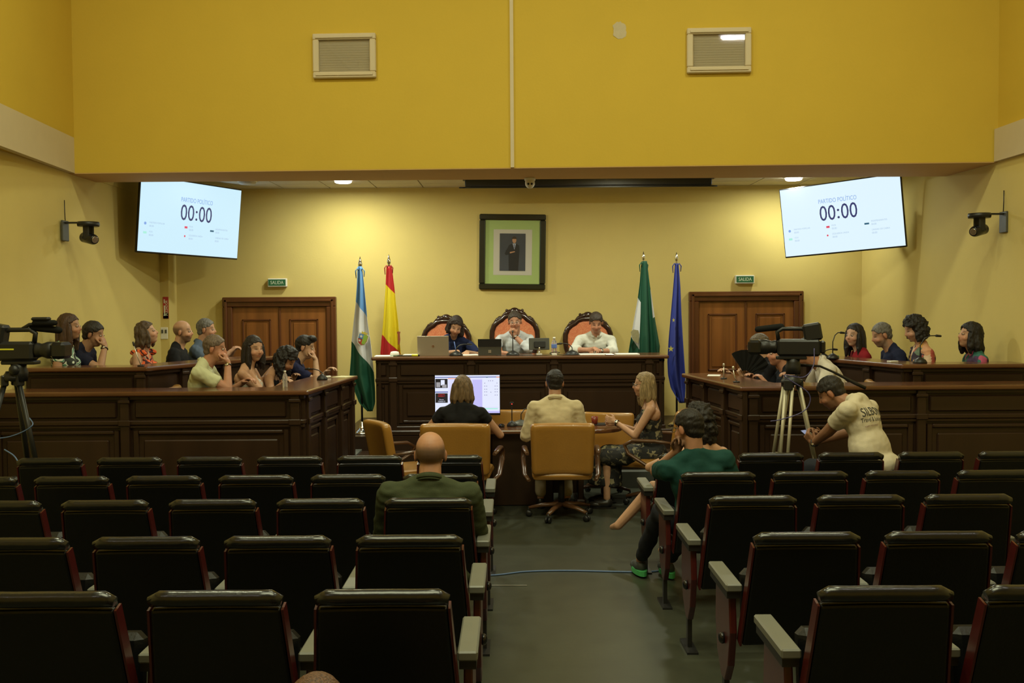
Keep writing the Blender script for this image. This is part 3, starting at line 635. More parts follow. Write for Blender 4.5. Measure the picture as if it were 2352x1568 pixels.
yd = 12.1; h1, k1 = bnd(1466, 690, 1478, 704, 1478, yd, .5); h2, k2 = bnd(1450, 770, 1467, 800, 1478, yd, .5)
mL = bands('flag_green_white_left', [(-9, GRN), (h2, WHT), (h1, GRN)], k2*.8+k1*.2)
h3, k3 = bnd(1490, 668, 1497, 665, 1478, yd, .5); h4, k4 = bnd(1494, 733, 1505, 727, 1478, yd, .5)
mR = bands('flag_green_white_right', [(-9, GRN), (h4, WHT), (h3, GRN)], k4)
mG = bands('flag_green_fold', [(-9, GRN)], 0)
f3, c = flag(1478, 578, yd, .5, 'green and white flag right of the desk chairs', mat('green_ribbon', (.01, .09, .05), .6),
    [([(600, 1474, 1482), (650, 1470, 1484), (690, 1465, 1482), (740, 1456, 1478), (800, 1446, 1474), (830, 1441, 1472), (920, 1440, 1470)], mL, 1, .04, 'cloth'),
     ([(600, 1475, 1483), (650, 1478, 1492), (700, 1482, 1500), (740, 1488, 1506), (795, 1490, 1516), (860, 1480, 1512)], mR, 1, .03, 'cloth'),
     ([(600, 1474, 1484), (660, 1471, 1491), (720, 1470, 1496), (780, 1468, 1502), (840, 1466, 1504), (920, 1466, 1504)], mG, 1.5, -.06, 'cloth')], tip='s2')
e = U(1461, 768, yd-.08); o = MB().prism([(-.035, -.07), (.03, -.11), (.045, 0), (.03, .05), (-.03, .06), (-.06, .03)], 0, .003, XZ).build('crest', mat('crest_grey_gold', (.30, .27, .15), .6, noise=.4, nscale=60), f3); o.location = (e.x-c.x, -.045, e.z-.5)
yd = 11.9; mE = bands('flag_eu_blue', [(-9, EUB)], 0)
f4, c = flag(1554, 580, yd, .5, 'dark blue flag with yellow stars next to the right door', mat('blue_ribbon', (.03, .04, .25), .6),
    [([(605, 1550, 1558), (660, 1546, 1562), (720, 1541, 1564), (780, 1536, 1567), (830, 1533, 1570), (860, 1534, 1572), (890, 1540, 1573), (925, 1560, 1572)], mE, 1.6, 0, 'cloth')], tip='s2')
for sx_, sy_, sc, tw in ((1547, 735, .026, .7), (1541, 801, .04, .9)):
    e = U(sx_, sy_, yd-.1); o = MB().prism([(sc*tw*(1 if i % 2 == 0 else .4)*math.sin(i*PI/5), sc*(1 if i % 2 == 0 else .4)*math.cos(i*PI/5)) for i in range(10)], 0, .003, XZ).build('star', mat('flag_star_yellow', (.55, .5, .10), .6), f4); o.location = (e.x-c.x, -.10, e.z-.5)
# ================================================================ CHAIRS
def make_seat():
    t = thing('theatre_seat', 'x', 'seat')
    lean = Matrix.Translation((0, .0, .86)) @ Matrix.Rotation(R(14), 4, 'X')     # back: local z runs down from the top edge
    bk = MB()
    def slab(y0, y1, w0, w1, z0, z1, curve=.0):
        vs = []; fs = []; n = 8
        for i in range(n+1):
            u = -1+2*i/n; cv = curve*(1-u*u)
            for (z, wd) in ((z0, w0), (z1, w1)):
                vs.append((u*wd, y0+cv, z)); vs.append((u*wd, y1+cv, z))
        for i in range(n):
            a = 4*i; b = a+4
            fs += [(a, b, b+2, a+2), (a+1, a+3, b+3, b+1), (a, a+1, b+1, b), (a+2, b+2, b+3, a+3)]
        fs += [(0, 2, 3, 1), (4*n, 4*n+1, 4*n+3, 4*n+2)]
        return [lean @ Vector(v) for v in vs], fs
    bk.add(*slab(.0, .035, .215, .245, -.03, -.50, .006)); bk.build('back_shell', M['leather'], t, bevel=.01)
    MB().add(*slab(.035, .085, .205, .235, -.02, -.44, .01)).build('back_cushion', M['leather'], t, bevel=.02)
    pts = [lean @ Vector((u*.220, .016+.006*(1-u*u), .002+.008*(abs(u)-.5)*(abs(u) > .5)-.012*(abs(u) > .99))) for u in [-1+i/6 for i in range(13)]]
    MB().tube(pts, [.018]+[.027]*11+[.018], 14, sq=1.0).build('top_roll', M['leather_top'], t)
    for s in (-1, 1):
        sp = MB(); sp.add([lean @ Vector(p) for p in ((s*.218, .0, -.03), (s*.226, .0, -.03), (s*.226, .05, -.03), (s*.218, .05, -.03), (s*.248, -.0, -.50), (s*.256, 0, -.50), (s*.256, .06, -.50), (s*.248, .06, -.50))],
            [(0, 3, 2, 1), (4, 5, 6, 7), (0, 1, 5, 4), (1, 2, 6, 5), (2, 3, 7, 6), (3, 0, 4, 7)])
        sp.build('back_edge_trim', M['red_metal'], t)
    return t
seat_up = make_seat()
def add_pan(t, up):
    if up: B((-.215, -.04, -.04), (.215, .05, .27), Matrix.Translation((0, .26, .40)) @ Matrix.Rotation(R(-8), 4, 'X'), .025).build('seat_pan', M['leather'], t)
    else: B((-.225, .10, .375), (.225, .54, .455), None, .025).build('seat_pan', M['leather'], t)
def side_std(side, t=None):
    """armrest, red side panel, foot post"""
    x = side*.275
    B((x-.035, .14, .605), (x+.035, .54, .64), None, .006).build('armrest', M['grey_pad'], t)
    B((x-.030, .15, .575), (x+.030, .52, .605)).build('armrest_bracket', M['black'], t)
    pr = [(.18, .575), (.46, .575), (.47, .40), (.43, .26), (.34, .17), (.27, .17), (.20, .26), (.155, .42)]
    MB().prism(pr, -.016, .016, Matrix.Translation((x, 0, 0)) @ Matrix(((0, 0, 1, 0), (1, 0, 0, 0), (0, 1, 0, 0), (0, 0, 0, 1)))).build('side_panel', M['red_metal'], t, bevel=.006)
    p = MB().box((x-.012, .29, .012), (x+.012, .335, .22)); p.box((x-.03, .20, 0), (x+.03, .44, .014)); p.build('foot_post', M['black'], t)
    MB().ell((x+side*.024, .28, .36), (.018, .026, .026), n=12, m=8).build('hinge_cap', M['blackg'], t)
def finish(t, up, sides):
    add_pan(t, up)
    for s in sides: side_std(s, t)
protos = {}
def proto(up, sides, base):
    if (up, sides) in protos: return protos[up, sides]
    if not protos: t = base
    else: t = copy_tree(snapshot(base_tree[0]))
    return t
# build the four variants by copying the bare shell first
bare = snapshot(seat_up)
variants = {}
for key in [(True, (-1,)), (True, (-1, 1)), (True, (1,)), (False, (-1, 1)), (False, (1,)), (False, (-1,))]:
    v = copy_tree(bare); finish(v, *key); variants[key] = [snapshot(v), v, False]
for k_ in kids(seat_up): bpy.data.objects.remove(k_)
bpy.data.objects.remove(seat_up)
ROWS = [('nearest', 3.28, 3, 2), ('second', 4.17, 4, 3), ('third', 5.11, 5, 3), ('fourth', 5.98, 6, 4), ('fifth', 6.89, 6, 5)]
OCC = {('third', 'left', 0), ('fourth', 'right', 0), ('fifth', 'right', 0), ('fifth', 'right', 2)}
ORD = ['aisle seat', 'second seat from the aisle', 'third seat from the aisle', 'fourth seat from the aisle', 'fifth seat from the aisle', 'sixth seat from the aisle']
def put_seat(key, x, y, label, grp):
    v = variants[key]
    if v[2]: o = copy_tree(v[0])
    else: o = v[1]; v[2] = True
    o.location = (x, y, fz(y+.3)); tag(o, label, 'seat', grp); return o
for nm, y, nl, nr in ROWS:
    zrow = {'nearest': .0, 'second': .0, 'third': 0, 'fourth': 0, 'fifth': 0}[nm]
    for side, n, x0, sg in (('left', nl, -.436, -1), ('right', nr, 1.232, 1)):
        for k in range(n):
            occ = (nm, side, k) in OCC
            if side == 'left': sd = (-1, 1) if k == 0 else (-1,)
            else: sd = (-1, 1) if k == 0 else (1,)
            row = {'nearest': 'row nearest the camera', 'second': 'second row from the camera', 'third': 'third row from the camera', 'fourth': 'fourth row from the camera', 'fifth': 'front row'}[nm]
            lb = 'black leather theatre seat%s, %s, %s block, %s' % (' with a sitter' if occ else '', row, side, ORD[k])
            put_seat((not occ, sd), x0+sg*.5535*k, y, lb, 'black theatre seats, %s block' % side)
put_seat((False, (-1, 1)), -.46, 2.2, 'black leather theatre seat under the head at the bottom edge', 'black theatre seats, left block')
for key, v in variants.items():
    if not v[2]:
        for k_ in kids(v[1]): bpy.data.objects.remove(k_)
        bpy.data.objects.remove(v[1])
# ---- tan leather conference chair
def make_tan():
    t = thing('office_armchair', 'x', 'chair')
    def back(u, v):     # closed slab surface as a grid wrapped around
        return None
    n, mz = 10, 8; vs = []; fs = []
    for j in range(mz+1):
        v = j/mz; z = .46+.50*v
        for i in range(n+1):
            u = -1+2*i/n; wd = .285*(1-.05*(1-v))*(1 if v < .9 else .975); y = -.245-.085*v+.0*u+.05*u*u*-1+.05
            vs.append((u*wd, y, z))
    me = MB().add(vs, [(j*(n+1)+i, j*(n+1)+i+1, (j+1)*(n+1)+i+1, (j+1)*(n+1)+i) for j in range(mz) for i in range(n)], True)
    o = me.build('backrest', M['tan'], t); md = o.modifiers.new('t', 'SOLIDIFY'); md.thickness = .085; md.offset = 0
    md = o.modifiers.new('b', 'BEVEL'); md.width = .032; md.segments = 3; md.limit_method = 'ANGLE'; md.angle_limit = R(50)
    B((-.27, -.24, .40), (.27, .29, .49), None, .0).build('seat', M['tan'], t, bevel=.038)
    for s in (-1, 1):
        MB().tube([(s*.30, -.20, .40), (s*.335, -.05, .43), (s*.345, .16, .55), (s*.34, .20, .63), (s*.335, .12, .675), (s*.33, -.10, .68), (s*.315, -.27, .665)], [.018, .022, .024, .026, .027, .026, .018], 10, sq=.7).build('armrest', M['oak'], t)
    MB().tube([(0, 0, .12), (0, 0, .41)], .03).build('column', M['black'], t)
    for k in range(5):
        a = R(90+72*k+10); e = Vector((.30*math.cos(a), .30*math.sin(a), .085))
        lg = MB().tube([(0, 0, .13), (e.x*.6, e.y*.6, .115), e], [.032, .026, .02], 8, sq=.8).build('base_leg', M['oak'], t)
        c_ = MB()
        for q in (-.016, .016): c_.lathe([(.004, -.008), (.027, -.008), (.03, 0), (.027, .008), (.004, .008)], n=12, Mx=Matrix.Translation((e.x-q*math.sin(a), e.y+q*math.cos(a), .031)) @ Matrix.Rotation(a, 4, 'Z') @ Matrix.Rotation(PI/2, 4, 'X'))
        c_.tube([(e.x, e.y, .03), (e.x, e.y, .09)], .008); c_.build('caster', M['black'], lg)
    return t
tan0 = make_tan(); TAN = snapshot(tan0); tan_used = [False]
def tan(x, y, z, rz, label, grp='tan leather armchairs'):
    if tan_used[0]: o = copy_tree(TAN)
    else: o = tan0; tan_used[0] = True
    o.location = (x, y, z); o.rotation_euler = (0, 0, R(rz)); return tag(o, label, 'chair', grp)
# ---- ornate armchair
def make_throne():
    t = thing('ornate_armchair', 'x', 'chair')
    half = [(0, .335), (.07, .332), (.125, .315), (.165, .275), (.215, .245), (.262, .20), (.288, .13), (.292, .05), (.28, -.05), (.25, -.15), (.20, -.235), (.12, -.29), (0, -.31)]
    def outline(k, s=1.0, dz=0):
        full = half+[(-x, z) for x, z in half[-2:0:-1]]
        return [(x*s, z*s+dz) for x, z in full]
    o0 = outline(36); ring = MB().tube([(x, 0, z) for x, z in o0], .036, 10, closed=True, sq=1.0).build('back_frame', M['carved'], t); ring.location = (0, -.24, .98)
    ring2 = MB().tube([(x*.86, -.0, z*.86) for x, z in o0], .012, 8, closed=True).build('inner_moulding', M['carved'], ring)
    pan = MB().prism(outline(36, .9), -.02, .02, XZ).build('back_panel', M['damask'], t, bevel=.01); pan.location = (0, -.24, .98)
    cr = MB(); cr.ell((0, 0, .37), (.07, .035, .06)); 
    for s in (-1, 1):
        cr.tube([(s*.0, 0, .375), (s*.06, 0, .375), (s*.12, 0, .345), (s*.16, 0, .30), (s*.22, 0, .275), (s*.265, 0, .22)], [.03, .034, .028, .022, .028, .018], 8)
        cr.ell((s*.10, 0, .392), (.020, .02, .020), n=10, m=6); cr.ell((s*.03, -.02, .385), (.025, .03, .02), n=10, m=6); cr.ell((s*.19, -.01, .30), (.03, .03, .022), n=10, m=6)
    c_ = cr.build('carved_crest', M['carved'], t); c_.location = (0, -.24, .98)
    B((-.29, -.22, .40), (.29, .28, .50), None, 0).build('seat', M['damask'], t, bevel=.035); B((-.30, -.23, .34), (.30, .29, .40), None, .01).build('seat_rail', M['carved'], t)
    for s in (-1, 1):
        MB().tube([(s*.27, -.22, .80), (s*.33, -.05, .72), (s*.335, .15, .71), (s*.33, .2, .68), (s*.31, .16, .50), (s*.29, .2, .38)], [.022, .026, .028, .028, .022, .024], 10).build('armrest', M['carved'], t)
        MB().tube([(s*.26, .25, .36), (s*.285, .28, .25), (s*.25, .27, .08), (s*.27, .30, .02), (s*.27, .30, 0)], [.035, .03, .018, .024, .024], 10).build('leg', M['carved'], t)
        MB().tube([(s*.25, -.2, .74), (s*.25, -.2, .36), (s*.24, -.22, .18), (s*.24, -.27, 0)], [.03, .03, .022, .02], 10).build('leg', M['carved'], t)
    return t
th0 = make_throne(); TH = snapshot(th0)
for i, (px, ytop, lb) in enumerate(((1019, 722, 'carved dark armchair with coral upholstery behind the open laptop'), (1182, 706, 'carved dark armchair with coral upholstery under the portrait, the tallest'), (1357, 716, 'carved dark armchair with coral upholstery at the right end of the desk'))):
    o = th0 if i == 0 else copy_tree(TH); c = U(px, ytop, 12.42); o.location = (c.x, 12.66, .5+(c.z-.5-1.41)*1.0 if False else .5); o.rotation_euler = (0, 0, PI)
    k = (c.z-.5)/1.41; o.scale = (1, 1, k); tag(o, lb, 'chair', 'carved armchairs behind the long desk')
# ================================================================ PEOPLE
JOBS = []
def nz(co, f, seed, oct_=3):
    r = np.random.RandomState(seed); out = np.zeros(len(co))
    for k in range(oct_*3):
        d = r.normal(size=3); d /= np.linalg.norm(d); out += np.sin(co @ (d*f*(1+.35*k)) + r.rand()*6.28)*(.8**k)
    return out/2.2
def job(name, mb, vox, sm, m, parent, post=None): JOBS.append((name, mb, vox, sm, m, parent, post))
def run_jobs():
    obs = []
    for name, mb, vox, sm, m, parent, post in JOBS:
        me = bpy.data.meshes.new(name); me.from_pydata([tuple(v) for v in mb.v], [], mb.f); me.update()
        o = bpy.data.objects.new(name, me); COL.objects.link(o); o.parent = parent
        r = o.modifiers.new('r', 'REMESH'); r.mode = 'VOXEL'; r.voxel_size = vox; r.use_smooth_shade = True
        if sm: s_ = o.modifiers.new('s', 'SMOOTH'); s_.factor = .5; s_.iterations = sm
        obs.append(o)
    bpy.context.view_layer.update(); dg = bpy.context.evaluated_depsgraph_get()
    for o, (name, mb, vox, sm, m, parent, post) in zip(obs, JOBS):
        me = bpy.data.meshes.new_from_object(o.evaluated_get(dg)); o.modifiers.clear(); old = o.data; o.data = me; bpy.data.meshes.remove(old); me.name = name
        me.materials.clear(); me.materials.append(m)
        n = len(me.vertices); co = np.empty(n*3); me.vertices.foreach_get('co', co); co = co.reshape(-1, 3)
        nr = np.empty(n*3); me.vertices.foreach_get('normal', nr); nr = nr.reshape(-1, 3)
        if post:
            co2, colr = post(co, nr)
            me.vertices.foreach_set('co', co2.ravel())
            if colr is not None:
                at = me.color_attributes.new('Col', 'FLOAT_COLOR', 'POINT'); at.data.foreach_set('color', np.hstack([colr, np.ones((n, 1))]).ravel())
        me.polygons.foreach_set('use_smooth', [True]*len(me.polygons)); me.update()
SK, t_, b_ = nt('skin'); b_.inputs['Roughness'].default_value = .5; b_.inputs['Specular IOR Level'].default_value = .35
a_ = t_.nodes.new('ShaderNodeAttribute'); a_.attribute_name = 'Col'; L(t_, a_.outputs['Color'], b_.inputs['Base Color'])
def hairmat(col, rough=.55):
    k = 'hair_%.3f_%.3f' % (col[0], col[1])
    if k in M: return M[k]
    m, t, b = nt(k); b.inputs['Roughness'].default_value = rough; b.inputs['Specular IOR Level'].default_value = .4
    tc = t.nodes.new('ShaderNodeTexCoord'); mp = t.nodes.new('ShaderNodeMapping'); mp.inputs['Scale'].default_value = (1, 1, .12); L(t, tc.outputs['Object'], mp.inputs[0])
    n = t.nodes.new('ShaderNodeTexNoise'); n.inputs['Scale'].default_value = 140; n.inputs['Detail'].default_value = 3; L(t, mp.outputs[0], n.inputs['Vector'])
    r = ramp(t, n.outputs['Fac'], [(.35, tuple(c*.55 for c in col)), (.7, tuple(min(1, c*1.5) for c in col))]); L(t, r.outputs[0], b.inputs['Base Color'])
    bp = t.nodes.new('ShaderNodeBump'); bp.inputs['Strength'].default_value = .9; bp.inputs['Distance'].default_value = .006; L(t, n.outputs['Fac'], bp.inputs['Height']); L(t, bp.outputs[0], b.inputs['Normal'])
    M[k] = m; return m
def cloth(col, rough=.85, noise=.08): 
    k = 'cloth_%.3f_%.3f_%.3f' % col
    if k not in M: M[k] = mat(k, col, rough, noise=noise, nscale=30, bump=.15, bscale=180, spec=.2)
    return M[k]
M['zebra'] = pattern('zebra_print', 'wave', [(0, (.02, .025, .02)), (.42, (.62, .66, .56)), (.9, (.05, .22, .13))], scale=7, dist=7)
M['orange_ruffle'] = pattern('orange_black_print', 'wave', [(0, (.05, .01, .015)), (.40, (.78, .13, .03))], scale=14, dist=3)
M['floral'] = pattern('multicolour_abstract_print', 'voro', [(0, (.025, .015, .03)), (.3, (.55, .28, .16)), (.48, (.12, .17, .12)), (.6, (.62, .45, .32)), (.75, (.40, .08, .06)), (.86, (.5, .25, .05))], scale=13)
M['greenpink'] = pattern('green_pink_print', 'voro', [(0, (.015, .10, .08)), (.45, (.06, .03, .09)), (.6, (.45, .08, .18)), (.8, (.03, .14, .12))], scale=12)
M['camo'] = pattern('black_beige_print', 'voro', [(0, (.010, .010, .010)), (.66, (.24, .21, .12)), (.80, (.05, .045, .03))], scale=24)
M['lace'] = pattern('white_lace_print', 'noise', [(0, (.6, .56, .48)), (.52, (.25, .22, .18))], scale=60)
PANTS = {'dark': cloth((.02, .022, .03)), 'cream': cloth((.42, .35, .24)), 'jeans': cloth((.04, .06, .11))}
SHOE = mat('black_shoe_leather', (.015, .013, .012), .35)

def ik(Sh, Wt, a, b, pole):
    d = Wt-Sh; l = d.length; mx = (a+b)*.995
    if l > mx: d = d*(mx/l); l = mx; Wt = Sh+d
    if l < abs(a-b)+.02: l = abs(a-b)+.02
    u = d.normalized(); x = (a*a-b*b+l*l)/(2*l); h = math.sqrt(max(a*a-x*x, 0)); p = pole-u*pole.dot(u); p = p.normalized() if p.length > 1e-5 else u.orthogonal()
    return Sh+u*x+p*h, Wt
def make_hand(mb, W, d, pn, side, curl=.5, sc=1.0, thumb=1.0):
    d = d.normalized(); pn = (pn-d*pn.dot(d)).normalized(); lat = d.cross(pn).normalized()*side     # thumb side
    for k in range(4):
        o = (.030-.020*k)*sc; base = W+d*.082*sc*(1-.03*abs(k-1))+lat*o
        mb.cap(W+lat*o*.55+d*.008, base, .0165*sc, .0125*sc, 8)
        ln = [.040, .045, .042, .033][k]*sc; ln2 = ln*.62; ln3 = ln*.5
        a1 = curl*1.15+.08*k*curl; d1 = d*math.cos(a1)+pn*math.sin(a1); p1 = base+d1*ln
        a2 = a1+curl*1.25; d2 = d*math.cos(a2)+pn*math.sin(a2); p2 = p1+d2*ln2
        a3 = a2+curl*.8; d3 = d*math.cos(a3)+pn*math.sin(a3); p3 = p2+d3*ln3
        r = [.0088, .009, .0086, .0076][k]*sc; sp = lat*(.004-.003*k)
        mb.cap(base, p1+sp, r*1.08, r, 8); mb.cap(p1+sp, p2+sp*1.3, r, r*.92, 8); mb.cap(p2+sp*1.3, p3+sp*1.5, r*.92, r*.8, 8)
    t0 = W+lat*.022*sc+d*.018*sc; t1 = t0+(lat*.75+d*.55+pn*.25*thumb).normalized()*.042*sc; t2 = t1+(lat*.15+d*.85+pn*.45*thumb).normalized()*.032*sc; t3 = t2+(d*.9+pn*.4*thumb-lat*.1).normalized()*.024*sc
    mb.cap(t0, t1, .0155*sc, .0115*sc, 8); mb.cap(t1, t2, .0112*sc, .0098*sc, 8); mb.cap(t2, t3, .0098*sc, .0082*sc, 8)
def person(label, head, yaw, zf, skin=(.46, .25, .15), hair=('short', (.02, .014, .01)), shirt=('short', None), lean=8, side=0, hr=(0, 0, 0), arms=None, s=1.0, g=1.0, wst=1.0, hs=1.0,
           beard=0, female=False, hunch=.0, legs=None, pants='dark', collar=None, eyes=True, glasses=None, watch=None, belly=0, hlen=.0, vox=.0066, chair=None, seat_h=None, hvol=0.0, group=None, shoe=None, lipc=None):
    H = U(*head); rz = R(yaw); Rw = Matrix.Rotation(rz, 3, 'Z')
    T0 = Matrix.Rotation(R(side), 4, 'Y') @ Matrix.Rotation(-R(lean), 4, 'X')
    hc0 = T0 @ Vector((0, .03+hunch, (.665-hunch*.45)*s)); off = Rw @ hc0
    loc = Vector((H.x-off.x, H.y-off.y, zf)); pz = H.z-hc0.z-zf      # pelvis height over the floor
    root = thing('person', label, 'person', loc, rz, group)
    T = Matrix.Translation((0, 0, pz)) @ T0; hc = T @ Vector((0, .03+hunch, (.665-hunch*.45)*s))
    HM = Matrix.Translation(hc) @ Matrix.Rotation(R(hr[0]), 4, 'Z') @ Matrix.Rotation(-R(hr[1]), 4, 'X') @ Matrix.Rotation(R(hr[2]), 4, 'Y') @ Matrix.Scale(hs, 4)
    HI = HM.inverted(); TV = lambda x, y, z: T @ Vector((x, y, z*s)); HV = lambda x, y, z: HM @ Vector((x, y, z))
    f = .93 if female else 1.0; g = g*f
    W2L = (Matrix.Translation(loc) @ Matrix.Rotation(rz, 4, 'Z')).inverted()
    kind, smat = shirt; smat = smat or cloth((.1, .1, .1))
    def torso(mb, i, low=True, arms_=False):
        mb.ell(TV(0, 0, .33)-T.to_translation()*0, (.155*g+i, .108*f+i, .185*s), None, 18, 12) if False else None
        E_ = lambda c, r, n=18, m=12: mb.ell((0, 0, 0), r, T @ Matrix.Translation((c[0], c[1], c[2]*s)), n, m)
        E_((0, -.005, .33), (.152*g+i, .105*f+i, .18*s)); E_((0, .0, .15), (.138*g*wst+i, .105*wst+i, .19*s))
        mb.cap(TV(-.148*g, -.012, .432), TV(.148*g, -.012, .432), .062*f+i, .062*f+i)
        for q in (-1, 1): mb.cap(TV(q*.135*g, -.013, .440), TV(q*.03, -.018, .508), .052+i*.7, .046+i*.5)
        mb.cap(TV(0, -.03, .38), TV(0, -.022+hunch*.3, .505), .082+i*.6, .058+i*.6); mb.cap(TV(-.09*g, -.03, .38), TV(.09*g, -.03, .38), .075, .075)
        if low: E_((0, -.01, .0), (.165*g*wst+i, .125*wst+i, .12*s))
        if belly: E_((0, .07*wst, .12), (.13*belly, .10*belly, .13*s*belly))
        if female:
            for q in (-1, 1): E_((q*.068*g, .078, .325), (.058+i*.5, .05+i*.5, .058))
    # --- body
    body = MB(); J = {}
    body.ell((0, -.016, .030), (.0755, .094, .089), HM, 20, 14); body.ell((0, .026, -.022), (.0615, .066, .088), HM, 18, 12); body.ell((0, .034, -.078), (.043 if not female else .038, .044, .034), HM)
    body.cap(HV(0, .083, .014), HV(0, .099, -.020), .0078*hs, .0105*hs, 8); body.cap(HV(-.008, .088, -.026), HV(.008, .088, -.026), .0085*hs, .0085*hs, 8)
    for q in (-1, 1):
        body.ell((0, 0, 0), (.009, .019, .031), HM @ Matrix.Translation((q*.0775, -.010, -.008)) @ Matrix.Rotation(q*R(-14), 4, 'Z') @ Matrix.Rotation(R(-8), 4, 'X'), 10, 8)
        body.ell((0, 0, 0), (.030, .03, .026), HM @ Matrix.Translation((q*.034, .052, -.03)), 10, 8)
    nr_ = (.056 if not female else .046)*(1+.12*(wst-1)*2)
    body.cap(TV(0, -.008, .44), HV(0, -.026, -.06), nr_*1.06, nr_, 14); body.cap(TV(0, -.01, .47), HV(0, .0, -.075), nr_*.9, nr_*.85, 12)
    body.cap(TV(-.15*g, -.008, .43), TV(.15*g, -.008, .43), .040, .040); body.cap(TV(0, 0, .02), TV(0, -.01, .42), .07, .07)
    if kind in ('tank', 'dress'): torso(body, -.006, False)
    ra, rb, rc = (.047, .040, .0265) if not female else (.041, .034, .0225); ra *= (1+(wst-1)*.5); rb *= (1+(wst-1)*.4)
    arms = arms or {}; default = {'R': ((.16, .40, pz+.14), None, None, None, .35), 'L': ((-.16, .40, pz+.14), None, None, None, .35)}
    for k, q in (('R', 1), ('L', -1)):
        a = arms.get(k, default[k]); tg = a[0]
        if tg[0] == 'px': tg = W2L @ U(*tg[1:])
        elif tg[0] == 'head': tg = HM @ Vector(tg[1:])
        else: tg = Vector(tg)
        pole = Vector(a[1]) if a[1] else Vector((q*.6, -.35, -1))
        Sj = TV(q*.172*g, -.01, .438); E, Wp = ik(Sj, tg, .285*s, .255*s, pole)
        hd = Vector(a[2]) if a[2] else (Wp-E); pn = Vector(a[3]) if a[3] else Vector((0, 0, -1)); J[k] = (Sj, E, Wp)
        body.cap(Sj, E, ra*1.12, rb, 12); body.cap(E, Wp, rb*1.02, rc, 12); body.cap(Wp, Wp+hd.normalized()*.02, rc*1.0, rc*.95, 10)
        make_hand(body, Wp, hd, pn, q if True else -q, a[4] if len(a) > 4 else .4, .98 if not female else .88)
    hipz = pz-.02
    lg = legs or {}
    LG = {}
    for k, q in (('R', 1), ('L', -1)):
        kn, an = lg.get(k, ((q*.13, .44, max(pz-.02, .46)), (q*.13, .44, .10))); kn = Vector(kn); an = Vector(an); hp = Vector((q*.085, 0, hipz))
        LG[k] = (hp, kn, an); bare = pants == 'bare'
        body.cap(hp, kn, .06 if not bare else .075, .05, 10); body.cap(kn, an, .045 if not bare else .052, .034, 10)
        if bare: body.cap(an, an+Vector((0, .13, -.04)), .033, .022, 10)
    sk = np.array(skin); hcol = np.array(hair[1])
    HIn = np.array(HI)
    style = hair[0]
    def post(co, nr, HIn=HIn, sk=sk):
        p = (np.c_[co, np.ones(len(co))] @ HIn.T)[:, :3]; x, y, z = p.T; ax = abs(x); inh = (np.linalg.norm(p, axis=1) < .17)
        gs = lambda cx, cy, cz, sx, sy, sz: np.exp(-(((ax-cx)/sx)**2+((y-cy)/sy)**2+((z-cz)/sz)**2))
        dn = np.zeros(len(co))
        dn -= .0085*gs(.031, .08, .008, .017, .03, .011); dn += .0035*gs(.030, .088, .030, .022, .03, .007); dn += .003*gs(.034, .07, -.026, .02, .03, .018)
        front = (y > .05)
        lip = np.exp(-((z+.050)/.010)**2-(ax/.024)**2)*front; dn += .005*lip; dn -= .005*np.exp(-((z+.0505)/.0028)**2-(ax/.022)**2)*front
        dn += .004*gs(0, .085, -.092, .02, .03, .014)
        co = co+nr*(dn*inh)[:, None]
        c = np.tile(sk, (len(co), 1))
        red = np.array([1.12, .80, .74]); blush = np.clip(gs(.042, .07, -.025, .024, .04, .022)+gs(0, .11, -.02, .02, .03, .02)+gs(.08, -.01, -.01, .02, .03, .04), 0, 1)*inh
        c = c*(1+(red-1)*blush[:, None]*.6)
        lc = np.array(lipc or (sk*np.array([.85, .52, .5]))); w_ = np.clip(np.exp(-((z+.0505)/.0085)**4-(ax/.025)**4), 0, 1)*front*(y > .07)*inh; c = c*(1-w_[:, None]*.8)+lc*w_[:, None]*.8
        bc = np.minimum(hcol, np.array([.12, .08, .05]))*.8 if style != 'bald' else np.array([.05, .035, .025])
        arch = .034-.18*(ax-.032)**2*20; w_ = np.clip(np.exp(-((z-arch)/(.0042 if female else .0055))**2-((ax-.033)/.017)**4), 0, 1)*front*inh; c = c*(1-w_[:, None]*.85)+bc*w_[:, None]*.85
        w_ = np.clip(np.exp(-((z-.009)/.0045)**2-((ax-.031)/.014)**4), 0, 1)*front*inh*(.75 if eyes else .9); c = c*(1-w_[:, None])+np.array([.03, .018, .012])*w_[:, None]
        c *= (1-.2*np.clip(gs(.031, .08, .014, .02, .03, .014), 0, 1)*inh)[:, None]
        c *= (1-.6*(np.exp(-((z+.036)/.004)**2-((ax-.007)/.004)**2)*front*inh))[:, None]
        if beard:
            w_ = (y > -.02)*(z < -.028)*inh*np.clip((.0-z-.028)/.02, 0, 1)*np.clip((y+.03)/.03, 0, 1)*np.clip((z+.135)/.02, 0, 1)*(1-np.clip(np.exp(-((z+.05)/.007)**4-(ax/.022)**4), 0, 1))
            bb = np.minimum(hcol*1.0+.01, .3) if style != 'bald' else np.array([.06, .04, .03])
            c = c*(1-w_[:, None]*beard)+bb*w_[:, None]*beard
        if style in ('bald', 'buzz'):
            w_ = np.clip((.062-y)/.03, 0, 1)*np.clip((z+.055)/.03, 0, 1)*inh*(ax < .079)*(1 if style == 'buzz' else np.clip((.062-z)/.03, 0, 1)*np.clip((-.0-y+.03)/.03, 0, 1)*1.0)
            w_ *= np.clip(1-((ax-.0775)/.012)**2*0, 0, 1); c = c*(1-w_[:, None]*.7)+hcol*w_[:, None]*.7
        c *= (1+.06*nz(p, 60, 3))[:, None]
        return co, np.clip(c, 0, 1)
    job('body', body, vox, 2, SK, root, post)
